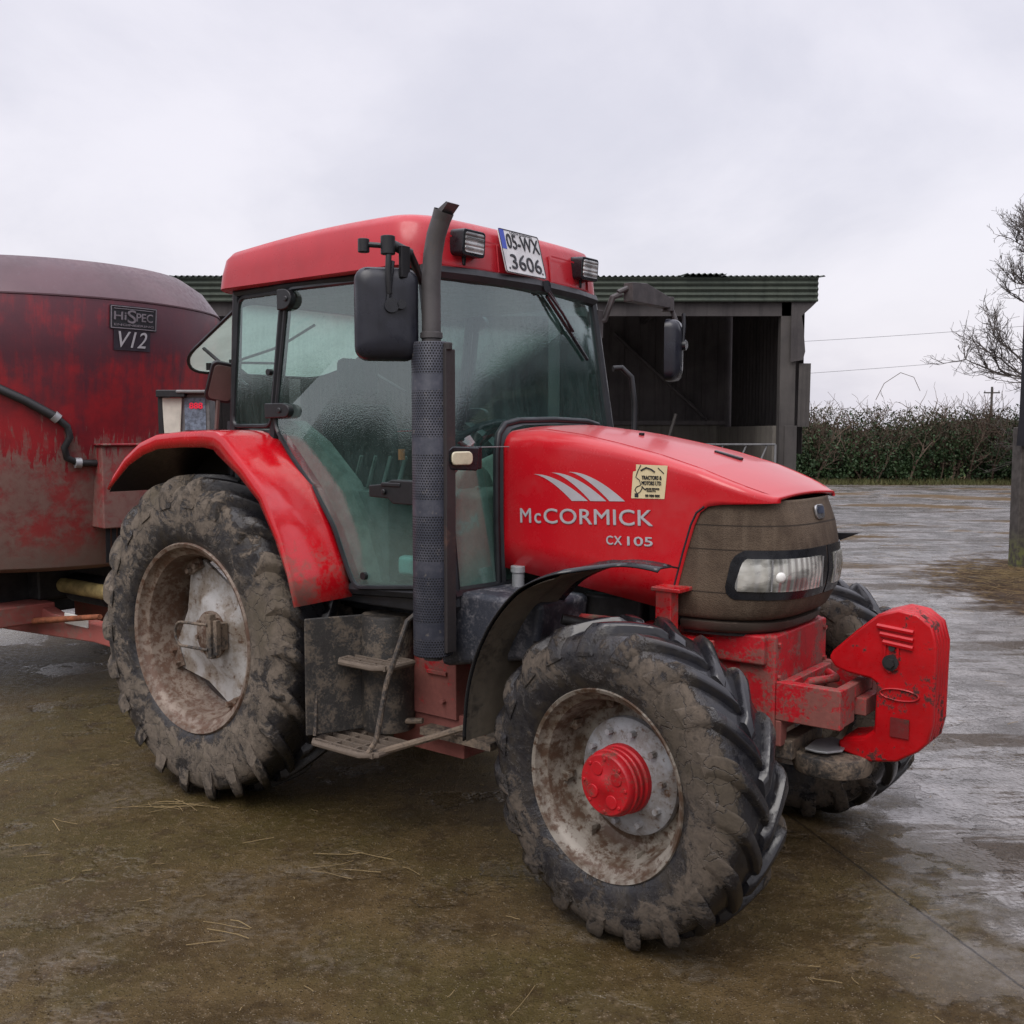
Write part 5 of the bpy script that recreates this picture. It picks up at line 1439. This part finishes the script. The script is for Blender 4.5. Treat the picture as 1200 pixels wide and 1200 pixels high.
# ------------------------------------------------------------------ far trees round the horizon
def treeh(nx, ny, front):
    a = mnoise.noise(Vector((nx*9, ny*9, 1))); b = mnoise.noise(Vector((nx*40, ny*40, 5)))
    return 3.6*(1 + .7*a + .35*b) if front else 5.2*(1 + .25*a + .06*b)
def treeline():
    rnd = random.Random(21); mb = MB()
    n = 260
    rows = [[], [], [], []]
    for i in range(n+1):
        a = 2*math.pi*i/n
        nx, ny = math.cos(a), math.sin(a)
        front = ny > .25
        r = 210 if front else 48
        h = treeh(nx, ny, front)
        for k, (rr, zz) in enumerate(((r-.6, 0), (r, h*.6), (r+1.5, h), (r+4, 0))): rows[k].append((nx*rr, ny*rr, max(0, zz)))
    mb.grid(rows)
    # loose twiggy edge
    for i in range(14000):
        a = rnd.uniform(0, 6.283); nx, ny = math.cos(a), math.sin(a); front = ny > .25
        r = (211 if front else 48.8) + rnd.uniform(-1,1.5)
        if not front and i % 3: continue
        h = treeh(nx, ny, front)
        z = h*rnd.uniform(.3,1.12); s = (.7 if front else .3)*rnd.uniform(.5,1.2); t = Vector((-ny, nx, 0)); c = Vector((nx*r, ny*r, z))
        mb.add([c - t*s*.5, c + Vector((0,0,-s*.4)), c + t*s*.5, c + Vector((rnd.gauss(0,.1),0,s*.7))], [(0,1,2,3)])
    t = NT('far_foliage'); t.bsdf(t.mix(t.noise(.3,5,.6,t.pos()), (.022,.026,.018), (.045,.045,.032)), .9, 0, .1)
    o = obj('treeline', mb, t.m, None, 0, fixn=False); tag(o, 'low dark line of far hedges and trees on the horizon', 'treeline', kind='stuff')
treeline()

# ------------------------------------------------------------------ sky, sun, camera
SUN_EL, SUN_AZ = R(52), R(205)       # azimuth: from +Y clockwise -> behind the camera, a little to the left
w = bpy.data.worlds.new('World'); scene.world = w; w.use_nodes = True
nt = w.node_tree; nt.nodes.clear()
def wn(t, **k):
    q = nt.nodes.new(t)
    for a, b in k.items(): setattr(q, a, b)
    return q
wo = wn('ShaderNodeOutputWorld')
sky = wn('ShaderNodeTexSky', sky_type='NISHITA'); sky.sun_disc = False; sky.sun_elevation = SUN_EL; sky.sun_rotation = SUN_AZ; sky.dust_density = 4; sky.air_density = 1.5
b1 = wn('ShaderNodeBackground'); nt.links.new(sky.outputs[0], b1.inputs[0]); b1.inputs[1].default_value = .02
tc = wn('ShaderNodeTexCoord'); sp_ = wn('ShaderNodeSeparateXYZ'); nt.links.new(tc.outputs['Generated'], sp_.inputs[0])
# project the direction on a cloud layer: xy / (z + .18)
ad = wn('ShaderNodeMath', operation='ADD'); nt.links.new(sp_.outputs[2], ad.inputs[0]); ad.inputs[1].default_value = .55
ab = wn('ShaderNodeMath', operation='MAXIMUM'); nt.links.new(ad.outputs[0], ab.inputs[0]); ab.inputs[1].default_value = .08
dv = wn('ShaderNodeVectorMath', operation='DIVIDE'); nt.links.new(tc.outputs['Generated'], dv.inputs[0])
cb = wn('ShaderNodeCombineXYZ'); [nt.links.new(ab.outputs[0], cb.inputs[i]) for i in (0,1,2)]; nt.links.new(cb.outputs[0], dv.inputs[1])
nz = wn('ShaderNodeTexNoise'); nt.links.new(dv.outputs[0], nz.inputs['Vector']); nz.inputs['Scale'].default_value = 2.3; nz.inputs['Detail'].default_value = 7; nz.inputs['Roughness'].default_value = .55; nz.inputs['Distortion'].default_value = .25
mr = wn('ShaderNodeMapRange'); mr.interpolation_type = 'SMOOTHSTEP'; nt.links.new(nz.outputs[0], mr.inputs[0]); mr.inputs[1].default_value = .32; mr.inputs[2].default_value = .70
mxc = wn('ShaderNodeMix', data_type='RGBA'); nt.links.new(mr.outputs[0], mxc.inputs[0]); mxc.inputs[6].default_value = (.665,.65,.735,1); mxc.inputs[7].default_value = (.84,.81,.88,1)
# brighter overhead than in the frame, as under real overcast
gr_ = wn('ShaderNodeMapRange'); gr_.interpolation_type = 'SMOOTHSTEP'; nt.links.new(sp_.outputs[2], gr_.inputs[0]); gr_.inputs[1].default_value = .42; gr_.inputs[2].default_value = 1.0; gr_.inputs[3].default_value = 1.0; gr_.inputs[4].default_value = 2.5
b2 = wn('ShaderNodeBackground'); nt.links.new(mxc.outputs[2], b2.inputs[0]); nt.links.new(gr_.outputs[0], b2.inputs[1])
ash = wn('ShaderNodeAddShader'); nt.links.new(b1.outputs[0], ash.inputs[0]); nt.links.new(b2.outputs[0], ash.inputs[1]); nt.links.new(ash.outputs[0], wo.inputs[0])

sd = bpy.data.lights.new('sun', 'SUN'); sd.energy = 1.5; sd.angle = R(40); sd.color = (1, .97, .93)
so = bpy.data.objects.new('sun', sd); COL.objects.link(so)
dirv = Vector((math.sin(SUN_AZ)*math.cos(SUN_EL), math.cos(SUN_AZ)*math.cos(SUN_EL), math.sin(SUN_EL)))
so.rotation_euler = dirv.to_track_quat('Z', 'Y').to_euler(); so.location = dirv*30

cd = bpy.data.cameras.new('camera'); cam = bpy.data.objects.new('camera', cd); COL.objects.link(cam)
cd.sensor_width = 36; cd.sensor_height = 36; cd.sensor_fit = 'HORIZONTAL'; cd.lens = 36*1200/1200
cd.clip_start = .05; cd.clip_end = 3000
cam.location = (0, 0, 1.9); cam.rotation_euler = (R(90) - math.atan(95/1200), 0, 0)
scene.camera = cam
scene.render.resolution_x = scene.render.resolution_y = 1024
scene.view_settings.view_transform = 'Standard'; scene.view_settings.look = 'None'; scene.view_settings.exposure = 0; scene.view_settings.gamma = 1
scene.cycles.max_bounces = 8; scene.cycles.transparent_max_bounces = 16
try: scene.cycles.use_denoising = True
except Exception: pass
